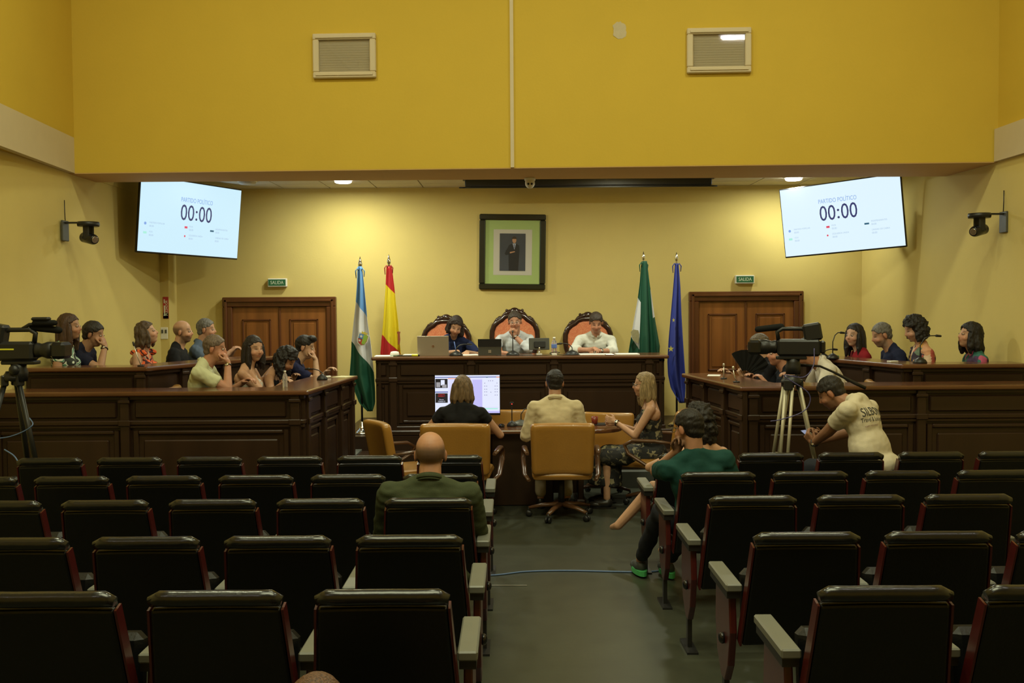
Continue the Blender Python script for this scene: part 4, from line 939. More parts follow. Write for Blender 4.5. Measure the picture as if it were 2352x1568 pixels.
    # --- eyes
    if eyes:
        for q in (-1, 1):
            eb = MB().ell((0, 0, 0), (.0125, .009, .0062), HM @ Matrix.Translation((q*.031, .0775, .0085)), 12, 8)
            o = eb.build('eye', mat('eye_white', (.55, .48, .42), .25) if 'eyew' not in M else M['eyew'], root); M.setdefault('eyew', o.data.materials[0])
            ib = MB().ell((0, 0, 0), (.0056, .003, .0056), HM @ Matrix.Translation((q*.031, .0855, .0085)), 10, 6).build('iris', M.setdefault('iris', mat('dark_iris', (.02, .01, .006), .15)), o)
    # --- hair
    style, hcolor = hair
    if style not in ('bald',):
        hb = MB(); v = hvol; gv = (HI.to_3x3() @ Vector((0, 0, -1))).normalized()
        cap_r = (.083+v, .102+v*.8, .094+v)
        hb.ell((0, -.018, .034), cap_r, HM, 22, 16); hb.ell((0, -.055, -.02), (.066+v*.8, .052+v*.5, .06+v*.4), HM, 16, 12)
        if style == 'quiff': hb.ell((0, .045, .105), (.062, .05, .035), HM, 14, 10)
        if style in ('long', 'wavy', 'curly', 'bob'):
            n_ = 7 if style != 'curly' else 9
            for i in range(n_):
                a = (R(62)+R(236)*i/(n_-1) if style != 'curly' else R(80)+R(200)*i/(n_-1))+PI/2      # round the back, open at the face
                ca, sa = math.cos(a), math.sin(a); p0 = Vector((.068*ca, -.016+.078*sa, .03)); p1 = p0+Vector((ca*.012*(1+v*20), sa*.006, -.05))+gv*.02; p2 = p1+gv*(hlen*.55)+Vector((ca*.01, sa*.006, 0)); p3 = p2+gv*(hlen*.45)
                r_ = .028+v*.6
                hb.cap(HM @ p0, HM @ p1, r_*1.05, r_*1.1, 10); hb.cap(HM @ p1, HM @ p2, r_*1.1, r_*1.05, 10); hb.cap(HM @ p2, HM @ p3, r_*1.05, r_*.55, 10)
        if style == 'bun': hb.ell((0, -.115, .05), (.04, .035, .038), HM)
        if style == 'buzz': pass
        def hpost(co, nr, HIn=HIn, style=style, v=v):
            p = (np.c_[co, np.ones(len(co))] @ HIn.T)[:, :3]; x, y, z = p.T; ax = abs(x)
            if style == 'curly': dn = .009*nz(p, 75, 5)+.006*nz(p, 160, 6)
            elif style == 'wavy': dn = .006*nz(p*np.array([1, 1, .4]), 70, 5)+.003*nz(p*np.array([1, 1, .5]), 160, 6)
            elif style in ('long', 'bob'): dn = .0035*nz(p*np.array([1, 1, .12]), 130, 5)+.003*nz(p*np.array([1, 1, .3]), 45, 6)
            else: dn = .0022*nz(p, 130, 5)+.002*nz(p, 50, 6)
            if style == 'buzz': dn = dn*0-.0045
            co = co+nr*dn[:, None]
            if style in ('long', 'wavy', 'curly', 'bob'):
                hl = .058 if z is None else .05+0*z
                face = ((z < .062-ax*.25) & (z > -.125) & (y > .028) & (ax < .085+v)) | ((z <= -.05) & (z > -.125) & (y > -.01) & (ax < .045))
                face |= (z <= .078-ax*.3) & (y > .055) & (ax < .06)
            elif style == 'bun':
                face = ((z < .07-ax*.5) & (y > .045)) | ((z < .03) & (y > -.0)) | (z < -.075)
            else:
                line = np.where(z > .035, .050+.5*(z-.035), np.where(z > -.005, .018, -.022)); hz = .078-ax*.28
                face = ((z < hz) & (y > line)) | (z < -.072) | ((abs(z+.008) < .03) & (abs(y+.008) < .02) & (ax > .06))
            c0 = np.array([0, -.005, np.nan]); sh = np.where(face, .80, 1.0)
            pc = np.c_[x*sh, (y+.01)*sh-.01, np.where(z < -.06, z, z*np.where(face, .9, 1))]
            HMn = np.array(HM); new = (np.c_[pc, np.ones(len(pc))] @ HMn.T)[:, :3]
            co = np.where(face[:, None], new, co)
            return co, None
        job('hair', hb, .0075 if style in ('curly', 'wavy', 'long') else .0068, 1, hairmat(hcolor), root, hpost)
    # --- shirt
    sb = MB(); torso(sb, .008); infl = .010
    if kind in ('tank', 'dress'):
        sb = MB(); E_ = lambda c, r, n=18, m=12: sb.ell((0, 0, 0), r, T @ Matrix.Translation((c[0], c[1], c[2]*s)), n, m); i = .007
        E_((0, -.008, .315), (.150*g+i, .108*f+i, .172*s)); E_((0, .0, .15), (.138*g*wst+i, .105*wst+i, .19*s)); E_((0, -.01, .0), (.165*g*wst+i, .125*wst+i, .12*s))
        for q in (-1, 1): sb.cap(TV(q*.085*g, .03, .40), TV(q*.085*g, -.02, .495), .032, .020); sb.cap(TV(q*.085*g, -.05, .40), TV(q*.085*g, -.02, .495), .035, .020); E_((q*.068*g, .078, .325), (.062, .055, .062))
        if shirt[0] == 'dress': 
            for k in ('R', 'L'): hp, kn, an = LG[k]; sb.cap(hp, kn, .10, .085)
            sb.cap(LG['R'][0], LG['R'][1]*.5+LG['L'][1]*.5, .11, .10); sb.cone(LG['R'][1]*.5+LG['L'][1]*.5, LG['R'][1]*.5+LG['L'][1]*.5+Vector((0, .02, -.28)), .14, .17)
    for k in ('R', 'L'):
        Sj, E, Wp = J[k]
        if kind == 'short': m_ = Sj.lerp(E, .66); sb.ell(Sj, (ra*1.12+.012,)*3); sb.cone(Sj, m_, ra*1.12+.012, rb+.021)
        if kind == 'cap': m_ = Sj.lerp(E, .38); sb.ell(Sj, (ra*1.12+.010,)*3); sb.cone(Sj, m_, ra*1.12+.010, rb+.018)
        if kind == 'elbow': m_ = Sj.lerp(E, .93); sb.ell(Sj, (ra*1.12+.010,)*3); sb.cone(Sj, m_, ra*1.12+.010, rb+.024)
        if kind in ('long', 'rolled'):
            sb.cap(Sj, E, ra*1.12+.010, rb+.015); m_ = E.lerp(Wp, .93 if kind == 'long' else .42); sb.cone(E, m_, rb+.015, (rc+.016) if kind == 'long' else rb+.014)
            if kind == 'rolled': sb.cone(E.lerp(Wp, .30), m_, rb+.02, rb+.018)
    sd = (hash(label) if False else sum(map(ord, label))) % 997
    ruff = smat is M['orange_ruffle']
    if ruff:
        for k, q in (('R', 1), ('L', -1)):
            Sj = J[k][0]; sb.ell((0, 0, 0), (.05, .09, .035), T @ Matrix.Translation((q*.145*g, 0, .47*s)))
    TI = np.array(T.inverted())
    def spost(co, nr, sd=sd, ruff=ruff, TI=TI, lens=[(np.array(J[k][0]), np.array(J[k][1]), np.array(J[k][2])) for k in 'RL'], kind=kind):
        q = (np.c_[co, np.ones(len(co))] @ TI.T)[:, :3]
        dn = .0045*nz(q*np.array([1, 1, .5]), 28, sd)+.0025*nz(q*np.array([.6, 1, 1.5]), 60, sd+1)
        for Sj, E, Wp in lens:               # creases gathered at elbow and shoulder
            for c0, r0 in ((E, .07), (Sj, .08)):
                dd = np.linalg.norm(co-c0, axis=1); w_ = np.exp(-(dd/r0)**2); u = (Wp-Sj)/np.linalg.norm(Wp-Sj); dn += w_*.0035*np.sin((co @ u)*140+2*nz(q, 20, sd+2))
        if ruff: dn += .007*np.sin(q[:, 0]*130)*(q[:, 2] > .40)
        return co+nr*dn[:, None], None
    job('shirt' if kind != 'dress' else 'dress', sb, .0105, 7 if kind in ('short', 'long', 'elbow', 'rolled', 'cap') else 3, smat, root, spost)
    if collar:
        cb = MB(); n_ = 28; rings = []; A0 = TV(0, -.018, .485); A1 = HV(0, -.028, -.06); ax_ = (A1-A0).normalized(); fx = Vector((1, 0, 0)); fy = ax_.cross(fx).normalized(); fy = fy if fy.y > 0 else -fy
        for (rr, hh) in ((nr_+.022, .0), (nr_+.013, .022), (nr_+.010, .040), (nr_+.014, .036), (nr_+.024, .012)):
            rings.append([A0+ax_*(hh+.012-.026*max(0, math.sin(2*PI*i/n_)))+fx*rr*math.cos(2*PI*i/n_)+fy*(rr*1.05*math.sin(2*PI*i/n_)+.004) for i in range(n_)])
        vs = [v_ for r_ in rings for v_ in r_]; fs = [(a*n_+i, a*n_+(i+1) % n_, (a+1)*n_+(i+1) % n_, (a+1)*n_+i) for a in range(4) for i in range(n_) if i != 6 and i != 7]
        o = cb.add(vs, fs, True).build('collar', collar if not isinstance(collar, bool) else smat, root, thick=.003)
    # --- trousers, shoes
    if pants != 'bare' and kind != 'dress':
        pb = MB(); pb.ell((0, -.01, pz-.01), (.17*g*wst, .13*wst, .11))
        for k in ('R', 'L'):
            hp, kn, an = LG[k]; pb.cap(hp, kn, .088*max(1, wst*.95), .066); pb.cap(kn, kn.lerp(an, .9), .064, .052)
        job('trousers', pb, .017, 2, PANTS[pants], root, lambda co, nr: (co+nr*(.005*nz(co, 30, 4))[:, None], None))
    if pants != 'bare':
        for k in ('R', 'L'):
            hp, kn, an = LG[k]; fd = Vector((0, 1, 0)); z0 = an.z-.10
            shb = MB(); shb.ell((an.x, an.y+.0, z0+.055), (.038, .055, .05)); shb.ell((an.x, an.y+.10, z0+.035), (.046, .09, .034)); shb.cap((an.x, an.y, z0+.05), (an.x, an.y+.10, z0+.04), .045, .04)
            o = shb.build('shoe', shoe[0] if shoe else SHOE, root)
            so = MB().prism([(an.x+(.046 if abs(q_) < 1.2 else .042)*math.cos(t_), an.y+.045+.135*math.sin(t_)) for q_, t_ in [(0, 2*PI*i/20) for i in range(20)]], z0, z0+(.035 if shoe else .018)).build('sole', shoe[1] if shoe else SHOE, o)
    if glasses:
        gb = MB(); 
        for q in (-1, 1):
            gb.tube([HV(q*.032+.023*math.cos(a), .098-abs(math.cos(a))*.002, .008+.017*math.sin(a)) for a in [2*PI*i/16 for i in range(16)]], .0016, 6, closed=True)
            gb.tube([HV(q*.056, .096, .012), HV(q*.079, .05, .014), HV(q*.080, -.01, .010)], .0018, 6)
        gb.tube([HV(-.010, .1, .012), HV(.010, .1, .012)], .0016, 6); gb.build('glasses', glasses, root)
    for k in (watch or ''):
        Sj, E, Wp = J[k]; d = (Wp-E).normalized(); c_ = Wp-d*.025
        u = d.orthogonal().normalized(); v_ = d.cross(u); wb = MB().tube([c_+u*(rc+.004)*math.cos(a)+v_*(rc+.003)*math.sin(a) for a in [2*PI*i/18 for i in range(18)]], .006, 8, closed=True).build('watch', M['black'], root)
        out = Vector((0, 0, 1)); out = (out-d*out.dot(d)).normalized(); sd_ = W2L.to_3x3() @ Vector((0, -1, .3)); sd_ = (sd_-d*sd_.dot(d)).normalized()
        q_ = sd_.to_track_quat('Z', 'Y').to_matrix().to_4x4(); MB().lathe([(.0, 0), (.017, 0), (.018, .005), (0, .006)], n=16, Mx=Matrix.Translation(c_+sd_*(rc+.004)) @ q_).build('watch_face', M['chrome'], wb)
    root['_p'] = 0; del root['_p']
    info = dict(root=root, loc=loc, pz=pz, J=J, HM=HM, T=T, LG=LG, W=Matrix.Translation(loc) @ Matrix.Rotation(rz, 4, 'Z'))
    if chair:
        fo = Rw @ Vector((0, .10, 0)); c_ = tan(max(-3.93, min(4.25, loc.x+fo.x)), loc.y+fo.y, zf, yaw, chair, 'tan leather armchairs of the sitters'); c_.scale = (1, 1, max(.75, min(.92, (pz-.115)/.49)))
    return info
px = lambda *a: ('px',)+a
up = (0, 0, 1); LGT = (.50, .28, .175); TANS = (.40, .215, .125); DK = (.018, .012, .009)
P = {}
# presidium
P['pw'] = person('woman in navy top with dark bob bending over papers behind the laptop', (1046, 750, 11.98), 180, .5, LGT, ('bob', (.022, .012, .01)), ('elbow', cloth((.018, .026, .085))), lean=24, side=-7, hr=(8, 30, -14), female=True, hlen=.05, hvol=.004, eyes=False,
    arms={'R': (px(1052, 807, 11.70), (.8, -.2, -.5), (.5, .9, -.2), None, .6), 'L': (px(1072, 808, 11.68), (-1, -.2, -.6), (.0, 1, -.15), None, .25)})
P['pm'] = person('man in pale blue shirt and glasses, fist at his chin, under the portrait', (1183, 739, 12.0), 180, .5, (.50, .25, .16), ('short', (.045, .032, .024)), ('rolled', cloth((.60, .63, .68))), lean=14, hr=(-4, 10, 3), collar=True,
    arms={'L': (('head', .012, .075, -.155), (-1, .4, -.8), (.35, .25, .7), (.0, -.8, .3), 1.0), 'R': (px(1160, 811, 11.66), (.9, -.2, -.5), (-.9, .5, 0), None, .4)}, glasses=M['chrome'], watch='L')
P['pr'] = person('man in white shirt reading with clasped hands at the right end of the desk', (1369, 741, 11.98), 180, .5, (.50, .25, .16), ('short', (.04, .025, .017)), ('rolled', cloth((.66, .66, .60))), lean=16, hr=(0, 30, 0), g=1.08, eyes=False, collar=True,
    arms={'L': (px(1376, 806, 11.66), (-1, -.2, -.4), (.9, .35, .25), None, .7), 'R': (px(1352, 803, 11.64), (1, -.2, -.4), (-.8, .5, .35), None, .7)}, watch='L')
# left, back row (facing right)
P['l1'] = person('woman with long brown hair and zebra-print top, nearest the left wall', (161, 751, 9.36), -84, .52, TANS, ('long', (.060, .028, .014)), ('cap', M['zebra']), lean=5, hr=(-4, 0, 0), female=True, hlen=.17, hvol=.004, s=.98,
    arms={'L': ((-.15, .24, .78), None, None, None, .4), 'R': ((.06, .22, .78), (.5, -.4, -.9), (-.4, .8, 0), None, .4)}, chair='tan armchair under the woman in the zebra-print top')
P['l2'] = person('man in navy polo resting his mouth on his hand beside the zebra-print top', (216, 768, 9.68), -92, .52, TANS, ('short', (.02, .014, .01)), ('short', cloth((.012, .013, .03))), lean=16, hr=(2, 14, 0), hunch=.03, hvol=.004,
    arms={'L': ((-.14, .26, .80), None, None, None, .4), 'R': (('head', .02, .135, -.085), (.5, .5, -1), (-.1, -.3, .9), (-.1, -.9, -.2), .9)}, watch='R', chair='tan armchair under the man in the navy polo')
P['l3'] = person('woman in orange ruffled top looking up, raised back row at left', (338, 765, 10.12), -88, .52, LGT, ('wavy', (.085, .052, .03)), ('tank', M['orange_ruffle']), lean=3, hr=(4, -14, 0), female=True, hlen=.10,
    arms={'L': ((-.12, .24, .80), None, None, None, .4), 'R': ((.12, .22, .80), None, (-.6, .8, 0), None, .4)}, chair='tan armchair under the woman in orange')
P['l4'] = person('bald bearded man in black T-shirt, raised back row at left', (421, 762, 10.6), -84, .52, LGT, ('bald', (.05, .035, .025)), ('short', cloth((.010, .010, .012))), lean=6, hr=(-8, 2, 0), g=1.1, beard=.7,
    arms={'L': ((-.14, .27, .82), None, None, None, .4), 'R': ((.12, .27, .82), None, (-.8, .5, 0), None, .4)}, chair='tan armchair under the bald man in black')
P['l5'] = person('grey-haired man in slate blue shirt, farthest in the left back row', (475, 757, 11.1), -90, .52, (.46, .25, .16), ('short', (.13, .12, .11)), ('rolled', cloth((.085, .115, .17))), lean=10, hr=(0, 4, 0), collar=True,
    arms={'L': ((-.1, .40, .93), None, None, None, .5), 'R': ((.10, .42, .93), None, None, None, .5)}, chair='tan armchair under the man in slate blue')
# left, front row
P['f1'] = person('grey-haired man in pale green polo, fist at his mouth, left front bench', (495, 801, 8.95), -86, .36, (.44, .21, .13), ('short', (.15, .105, .075)), ('short', cloth((.55, .56, .36))), lean=13, hr=(-6, 8, 0), hunch=.02, g=1.08, wst=1.1, collar=True,
    arms={'L': ((-.18, .40, .90), None, None, None, .5), 'R': (('head', .03, .135, -.105), (.3, .6, -1), (-.1, -.35, .9), (-.1, -.9, -.1), 1.0)}, watch='R', chair='tan armchair under the man in the pale green polo')
P['f2'] = person('dark-haired woman with closed eyes in white lace top, left front row', (584, 801, 9.4), -92, .36, LGT, ('long', (.016, .010, .008)), ('tank', M['lace']), lean=7, hr=(-40, 8, 0), female=True, hlen=.15, eyes=False,
    arms={'L': ((-.15, .34, .86), None, None, None, .5), 'R': (('head', .06, .05, -.2), (.6, .2, -1), (-.5, -.2, .7), (-.2, -.9, 0), .8)}, chair='tan armchair under the woman in the lace top')
P['f3'] = person('woman with dark curly hair bowing her head low, left front row', (657, 826, 9.8), -86, .36, TANS, ('curly', (.010, .007, .006)), ('tank', cloth((.012, .011, .012))), lean=22, hr=(-10, 45, 0), hunch=.03, female=True, hlen=.14, hvol=.010, eyes=False,
    arms={'L': ((-.16, .34, .86), None, None, None, .5), 'R': ((.17, .30, .86), (1, -.3, -.8), None, None, .4)}, chair='tan armchair under the woman bowing her head')
P['f4'] = person('young man with dark quiff and navy shirt, hand over his mouth, left front row', (702, 798, 10.25), -84, .36, (.48, .29, .19), ('quiff', (.012, .009, .008)), ('short', cloth((.012, .014, .05))), lean=14, hr=(-10, 14, 0), hunch=.02,
    arms={'L': ((-.16, .4, .9), None, None, None, .5), 'R': (('head', .02, .135, -.10), (.2, .7, -1), (-.1, -.3, .9), (-.1, -.9, -.1), .9)}, chair='tan armchair under the young man in navy')
# round the table
P['t1'] = person('woman in black T-shirt with fair hair, seen from behind before the monitor', (1062, 892, 9.28), -4, 0, (.42, .22, .13), ('long', (.15, .095, .05)), ('cap', cloth((.010, .010, .012))), lean=6, hr=(0, 3, 0), female=True, hlen=.10, g=1.1, wst=1.1,
    arms={'L': ((-.26, .30, .79), (-.8, -.4, -.7), (.6, .8, 0), None, .4), 'R': ((.24, .34, .79), (.8, -.5, -.7), (-.3, .9, 0), None, .4)}, eyes=False)
P['t2'] = person('man in cream shirt seen from behind at the middle of the table', (1274, 879, 9.30), 0, 0, (.42, .22, .13), ('short', (.014, .010, .008)), ('long', cloth((.60, .50, .33))), lean=10, hr=(0, 6, 0), g=1.12, wst=1.12, collar=True, pants='cream', eyes=False,
    arms={'L': ((-.15, .33, .79), (-.55, -.5, -.9), (.5, .8, 0), None, .4), 'R': ((.15, .33, .79), (.55, -.5, -.9), (-.5, .8, 0), None, .4)})
P['t3'] = person('woman with fair hair, glasses and black-and-beige dress talking with joined hands', (1478, 884, 9.62), 84, 0, LGT, ('long', (.26, .18, .085)), ('dress', M['camo']), lean=5, hr=(6, 2, 0), female=True, hlen=.15, glasses=M['black'], eyes=True,
    arms={'L': (px(1413, 968, 9.6), (-.6, -.5, -1), (.25, .9, .25), (1, 0, 0), .5), 'R': (px(1411, 972, 9.75), (.6, -.5, -1), (-.2, .9, .1), (-1, 0, .2), .7)}, watch='L')
# right, front row (facing left)
P['r1'] = person('man with glasses at the far end of the right front bench, behind the hand fan', (1741, 795, 9.95), 88, .36, LGT, ('short', (.11, .085, .06)), ('short', cloth((.012, .012, .016))), lean=10, hr=(0, 8, 0), glasses=M['blackg'],
    arms={'L': (px(1708, 868, 9.8), (-.5, -.6, -1), (0, .3, .9), (.9, 0, 0), .9), 'R': ((.15, .4, .88), None, None, None, .4)}, chair='tan armchair under the man with glasses at right')
P['r2'] = person('dark-haired woman in black leaning in behind the tripod camera', (1786, 812, 9.5), 92, .36, (.47, .23, .15), ('bun', (.012, .009, .008)), ('short', cloth((.010, .012, .018))), lean=12, hr=(6, 4, 0), female=True,
    arms={'L': ((-.17, .34, .86), None, None, None, .5), 'R': ((.15, .36, .86), None, None, None, .5)}, chair='tan armchair under the woman in black at right')
P['r3'] = person('man in white shirt leaning forward behind the right tripod camera', (1852, 806, 9.05), 84, .36, (.40, .2, .12), ('short', (.02, .014, .01)), ('short', cloth((.62, .58, .52))), lean=34, hr=(0, 8, 0), g=1.08, wst=1.12, collar=True,
    arms={'L': ((-.17, .5, .90), None, None, None, .5), 'R': ((.17, .5, .90), None, None, None, .5)}, chair='tan armchair under the man in the white shirt at right')
# right, back row
P['b1'] = person('woman with long dark hair in red top, right back row', (1962, 770, 10.45), 92, .52, (.52, .31, .22), ('long', (.014, .009, .008)), ('short', cloth((.22, .010, .016))), lean=6, hr=(32, 4, 0), female=True, hlen=.17,
    arms={'L': ((-.13, .24, .79), None, None, None, .5), 'R': ((.12, .24, .79), None, None, None, .5)}, chair='tan armchair under the woman in red')
P['b2'] = person('grey-haired man with goatee in navy shirt looking down, right back row', (2024, 770, 10.0), 88, .52, (.42, .23, .15), ('short', (.13, .12, .10)), ('short', cloth((.012, .016, .045))), lean=16, hr=(4, 20, 0), hunch=.02, beard=.55, eyes=False,
    arms={'L': ((-.13, .26, .80), None, None, None, .5), 'R': ((.12, .26, .80), None, None, None, .5)}, chair='tan armchair under the grey-haired man in navy at right')
P['b3'] = person('woman with big dark curly hair in patchwork-print blouse looking down, right back row', (2100, 756, 9.72), 86, .52, (.50, .29, .20), ('curly', (.010, .007, .006)), ('short', M['floral']), lean=8, hr=(4, 24, 0), female=True, hlen=.07, hvol=.014, g=1.1, eyes=False,
    arms={'L': ((-.13, .24, .79), None, None, None, .5), 'R': ((.12, .24, .79), None, None, None, .5)}, chair='tan armchair under the woman in the patchwork print')
P['b4'] = person('woman with dark wavy hair in green and pink blouse looking up, nearest the right wall', (2226, 771, 9.5), 84, .52, LGT, ('wavy', (.010, .007, .006)), ('short', M['greenpink']), lean=5, hr=(8, -8, 0), female=True, hlen=.12, hvol=.010,
    arms={'L': ((-.13, .24, .79), None, None, None, .5), 'R': ((.12, .24, .79), None, None, None, .5)}, chair='tan armchair under the woman nearest the right wall')
# audience
A = fz
P['a1'] = person('bald man in olive shirt seen from behind in the third row', (989, 1043, 5.40), 0, fz(5.5), (.44, .22, .13), ('bald', (.07, .062, .05)), ('long', cloth((.048, .058, .028))), lean=4, g=1.22, wst=1.3, collar=True, s=.94, hs=1.04, hunch=.02,
    arms={'L': ((-.27, .24, .42), (-1.1, -.2, -.45), (.6, .8, 0), None, .5), 'R': ((.25, .24, .42), (1.2, -.2, -.45), (-.6, .8, 0), None, .5)}, eyes=False, vox=.006)
P['a2'] = person('man in dark green T-shirt with short dark hair leaning left in the fourth row', (1581, 984, 6.32), 8, fz(6.4), (.40, .20, .12), ('short', (.012, .009, .008)), ('short', cloth((.010, .052, .045))), lean=2, side=-8, hr=(30, 12, 0), beard=.5, glasses=M['dgray'], vox=.006, g=1.1, wst=1.1,
    arms={'L': (('head', -.03, .10, -.13), (-.7, .3, -1), (.2, -.2, .9), (.2, -.9, .2), .9), 'R': ((.16, .28, .58), None, None, None, .5)}, eyes=False,
    legs={'L': ((-.16, .44, .52), (-.20, .80, .10)), 'R': ((.10, .44, .52), (-.02, .72, .10))}, shoe=(mat('dark_sneaker', (.04, .045, .04), .6), mat('green_sneaker_sole', (.07, .42, .13), .5)))
P['a3'] = person('woman with dark curly hair in the front row, legs crossed, behind the green T-shirt', (1603, 968, 7.15), 14, fz(7.2), LGT, ('curly', (.012, .009, .008)), ('tank', cloth((.10, .10, .11))), lean=6, hr=(20, 8, 0), female=True, hlen=.12, hvol=.012, pants='bare', eyes=False,
    arms={'L': (px(1560, 1042, 7.3), (-1, -.1, -.35), (.7, .2, .5), None, .6), 'R': ((.18, .34, .62), None, None, None, .5)},
    legs={'L': ((-.10, .42, .50), (-.10, .42, .10)), 'R': ((-.22, .40, .57), (-.46, .50, .28))})
P['a4'] = person('young man in white printed T-shirt bent over his phone in the front row', (1908, 903, 7.42), 50, fz(7.3), (.30, .145, .08), ('short', (.016, .012, .010)), ('short', cloth((.60, .53, .40))), lean=19, side=3, hr=(14, 34, 0), hunch=.13, g=1.25, wst=1.22, s=1.0, beard=.4, eyes=False, vox=.0058,
    arms={'L': (px(1868, 1018, 7.55), (-1, -.3, -.9), (-.1, .5, .6), (.7, -.3, .3), .8), 'R': (px(1885, 1012, 7.75), (1, -.2, -.8), (-.5, .5, .5), (-.7, -.3, .4), .8)}, watch='L')
P['a5'] = person('brown-haired head seen from behind at the bottom edge', (727, 1654, 2.63), 0, fz(2.7), TANS, ('short', (.10, .045, .02)), ('short', cloth((.05, .05, .05))), lean=0, s=.9, eyes=False, hr=(0, 10, 0))
run_jobs()
# lettering on the white T-shirt's back, laid onto the cloth
def lay(p, body, size, m, cpx, cpy, rot=0, sx=1.0):
    root = p['root']; sh = [o for o in kids(root) if o.name.startswith('shirt')][0]; me = sh.data
    bv = BVHTree.FromPolygons([v.co for v in me.vertices], [tuple(q.vertices) for q in me.polygons])
    Wi = p['W'].inverted(); ori = Wi @ Vector((0, 0, CAMZ)); aim = Wi @ U(cpx, cpy, p['loc'].y); d0 = (aim-ori).normalized()
    h, n_, _, _ = bv.ray_cast(ori, d0)
    if h is None: return
    upv = Vector((0, 0, 1)); n_ = (n_*.7-d0*.3).normalized(); zx = upv.cross(n_).normalized(); zy = n_.cross(zx).normalized()
    base = Matrix((( zx.x, zy.x, n_.x, h.x), (zx.y, zy.y, n_.y, h.y), (zx.z, zy.z, n_.z, h.z), (0, 0, 0, 1))) @ Matrix.Rotation(R(rot), 4, 'Z')
    o = text(body, size, m, root, Matrix.Identity(4), sx, ext=0); me2 = o.data
    bm = bmesh.new(); bm.from_mesh(me2); bmesh.ops.triangulate(bm, faces=bm.faces[:]); bmesh.ops.subdivide_edges(bm, edges=[e for e in bm.edges if e.calc_length() > size*.25], cuts=2); bm.to_mesh(me2); bm.free()
    for v in me2.vertices:
        w0 = base @ Vector((v.co.x, v.co.y, .12)); r_ = bv.ray_cast(w0, -n_)
        v.co = (r_[0]+r_[1]*.003) if r_[0] is not None else base @ Vector((v.co.x, v.co.y, 0))
    me2.update()
INK = mat('dark_print_ink', (.05, .05, .045), .8); INKR = mat('red_brown_print_ink', (.25, .10, .07), .8)
lay(P['a4'], 'SILBON', .092, INK, 2004, 944, 8, .95); lay(P['a4'], 'Travel & Leisure', .046, INK, 2006, 962, 8, .8); lay(P['a4'], 'HAPPY WITH WHAT', .017, INKR, 2004, 977, 5, .9)
# ================================================================ CENTRE TABLE
tz = .75; t = thing('conference_table', 'dark wooden table with rounded ends in front of the dais', 'table', (0, 0, 0))
ta = Wz(962, 985, tz); tb = Wz(1440, 985, tz); ty0 = 9.58; ty1 = 10.16; x0, x1 = ta.x+.02, tb.x-.02
def rr(x0, x1, y0, y1, r, k=8):
    pts = []
    for cx, cy, a0 in ((x1-r, y0+r, -90), (x1-r, y1-r, 0), (x0+r, y1-r, 90), (x0+r, y0+r, 180)):
        for i in range(k+1): a = R(a0+90*i/k); pts.append((cx+r*math.cos(a), cy+r*math.sin(a)))
    return pts
MB().prism(rr(x0, x1, ty0, ty1, .28), tz-.04, tz).build('tabletop', M['wood_top'], t, bevel=.012)
B((x0+.45, ty0+.22, .10), (x1-.45, ty0+.25, tz-.04), None, .005).build('modesty_panel', M['wood'], t)
for s_ in (x0+.42, x1-.42):
    B((s_-.03, ty0+.12, .05), (s_+.03, ty1-.12, tz-.04), None, .01).build('pedestal', M['wood'], t); B((s_-.05, ty0+.08, 0), (s_+.05, ty1-.06, .06), None, .015).build('foot', M['wood'], t)
B(((x0+x1)/2-.30, ty0+.10, 0), ((x0+x1)/2+.30, ty0+.16, tz-.04), None, .01).build('centre_panel', M['wood'], t)
# chairs round it
def tp(pxx, y): return U(pxx, 800, y).x
i1, i2, i3 = P['t1'], P['t2'], P['t3']
for inf, rz, lb in ((i1, -4, 'tan leather armchair with its back to us, under the woman in black'), (i2, 0, 'tan leather armchair with its back to us, under the man in cream'), (i3, 62, 'tan leather armchair seen from the side under the woman in the dress')):
    c_ = tan(inf['loc'].x+(.05 if inf is i2 else -.02 if inf is i1 else .04), inf['loc'].y, 0, rz, lb); c_.scale = (1.10 if inf is i1 else 1, 1, max(.85, min(1.1, (i2['pz']-.115)/.49))*(1.06 if inf is i3 else 1))
tan(tp(936, 9.35), 9.35, 0, -62, 'empty tan armchair at the left end of the table, turned away'); tan(tp(1180, 10.3), 10.15, 0, 180, 'empty tan armchair across the table behind the monitor').scale = (1, .8, .90); tan(tp(1382, 10.3), 10.17, 0, 162, 'empty tan armchair across the table behind the cup').scale = (.95, .8, .86)
# monitor
a = U(999, 862, 9.95); b = U(1148, 948, 9.95); t = thing('computer_monitor', 'lit monitor with a voting layout on the table', 'monitor', ((a.x+b.x)/2, 9.95, tz)); W = (b.x-a.x)/2; zt_, zb_ = a.z-tz, b.z-tz; zm = (zt_+zb_)/2; H = (zt_-zb_)/2
B((-W-.006, 0, zb_-.022), (W+.006, .035, zt_+.006), None, .004).build('bezel', M['blackg'], t)
B((-W+.0, -.003, zb_), (W-.0, .0, zt_)).build('screen', M['t_white'], t)
MB().tube([(0, .03, zm), (0, .06, .05), (0, .05, .01)], .018).build('stand_neck', M['black'], t); B((-.12, -.06, 0), (.12, .12, .012), None, .004).build('stand_foot', M['black'], t)
def sr(x0, x1, z0, z1, m, y=-.0040, nm='screen_area'): B((-W+2*W*x0, y, zb_+2*H*z0), (-W+2*W*x1, y+.0006, zb_+2*H*z1)).build(nm, m, t)
sr(.0, 1, .94, .96, M['t_navy']); sr(.0, .20, .55, .575, M['t_navy']); sr(.72, .98, .14, .16, M['t_pale']); sr(.21, .735, .02, .92, M['t_pale']); sr(.58, .73, .06, .88, M['t_lav'], -.0045)
sr(.95, 1, .935, .955, M['t_orange'], -.0048); sr(.79, .82, .935, .955, M['t_teal'], -.0048); sr(.2, .55, .905, .925, M['t_orange'], -.0048)
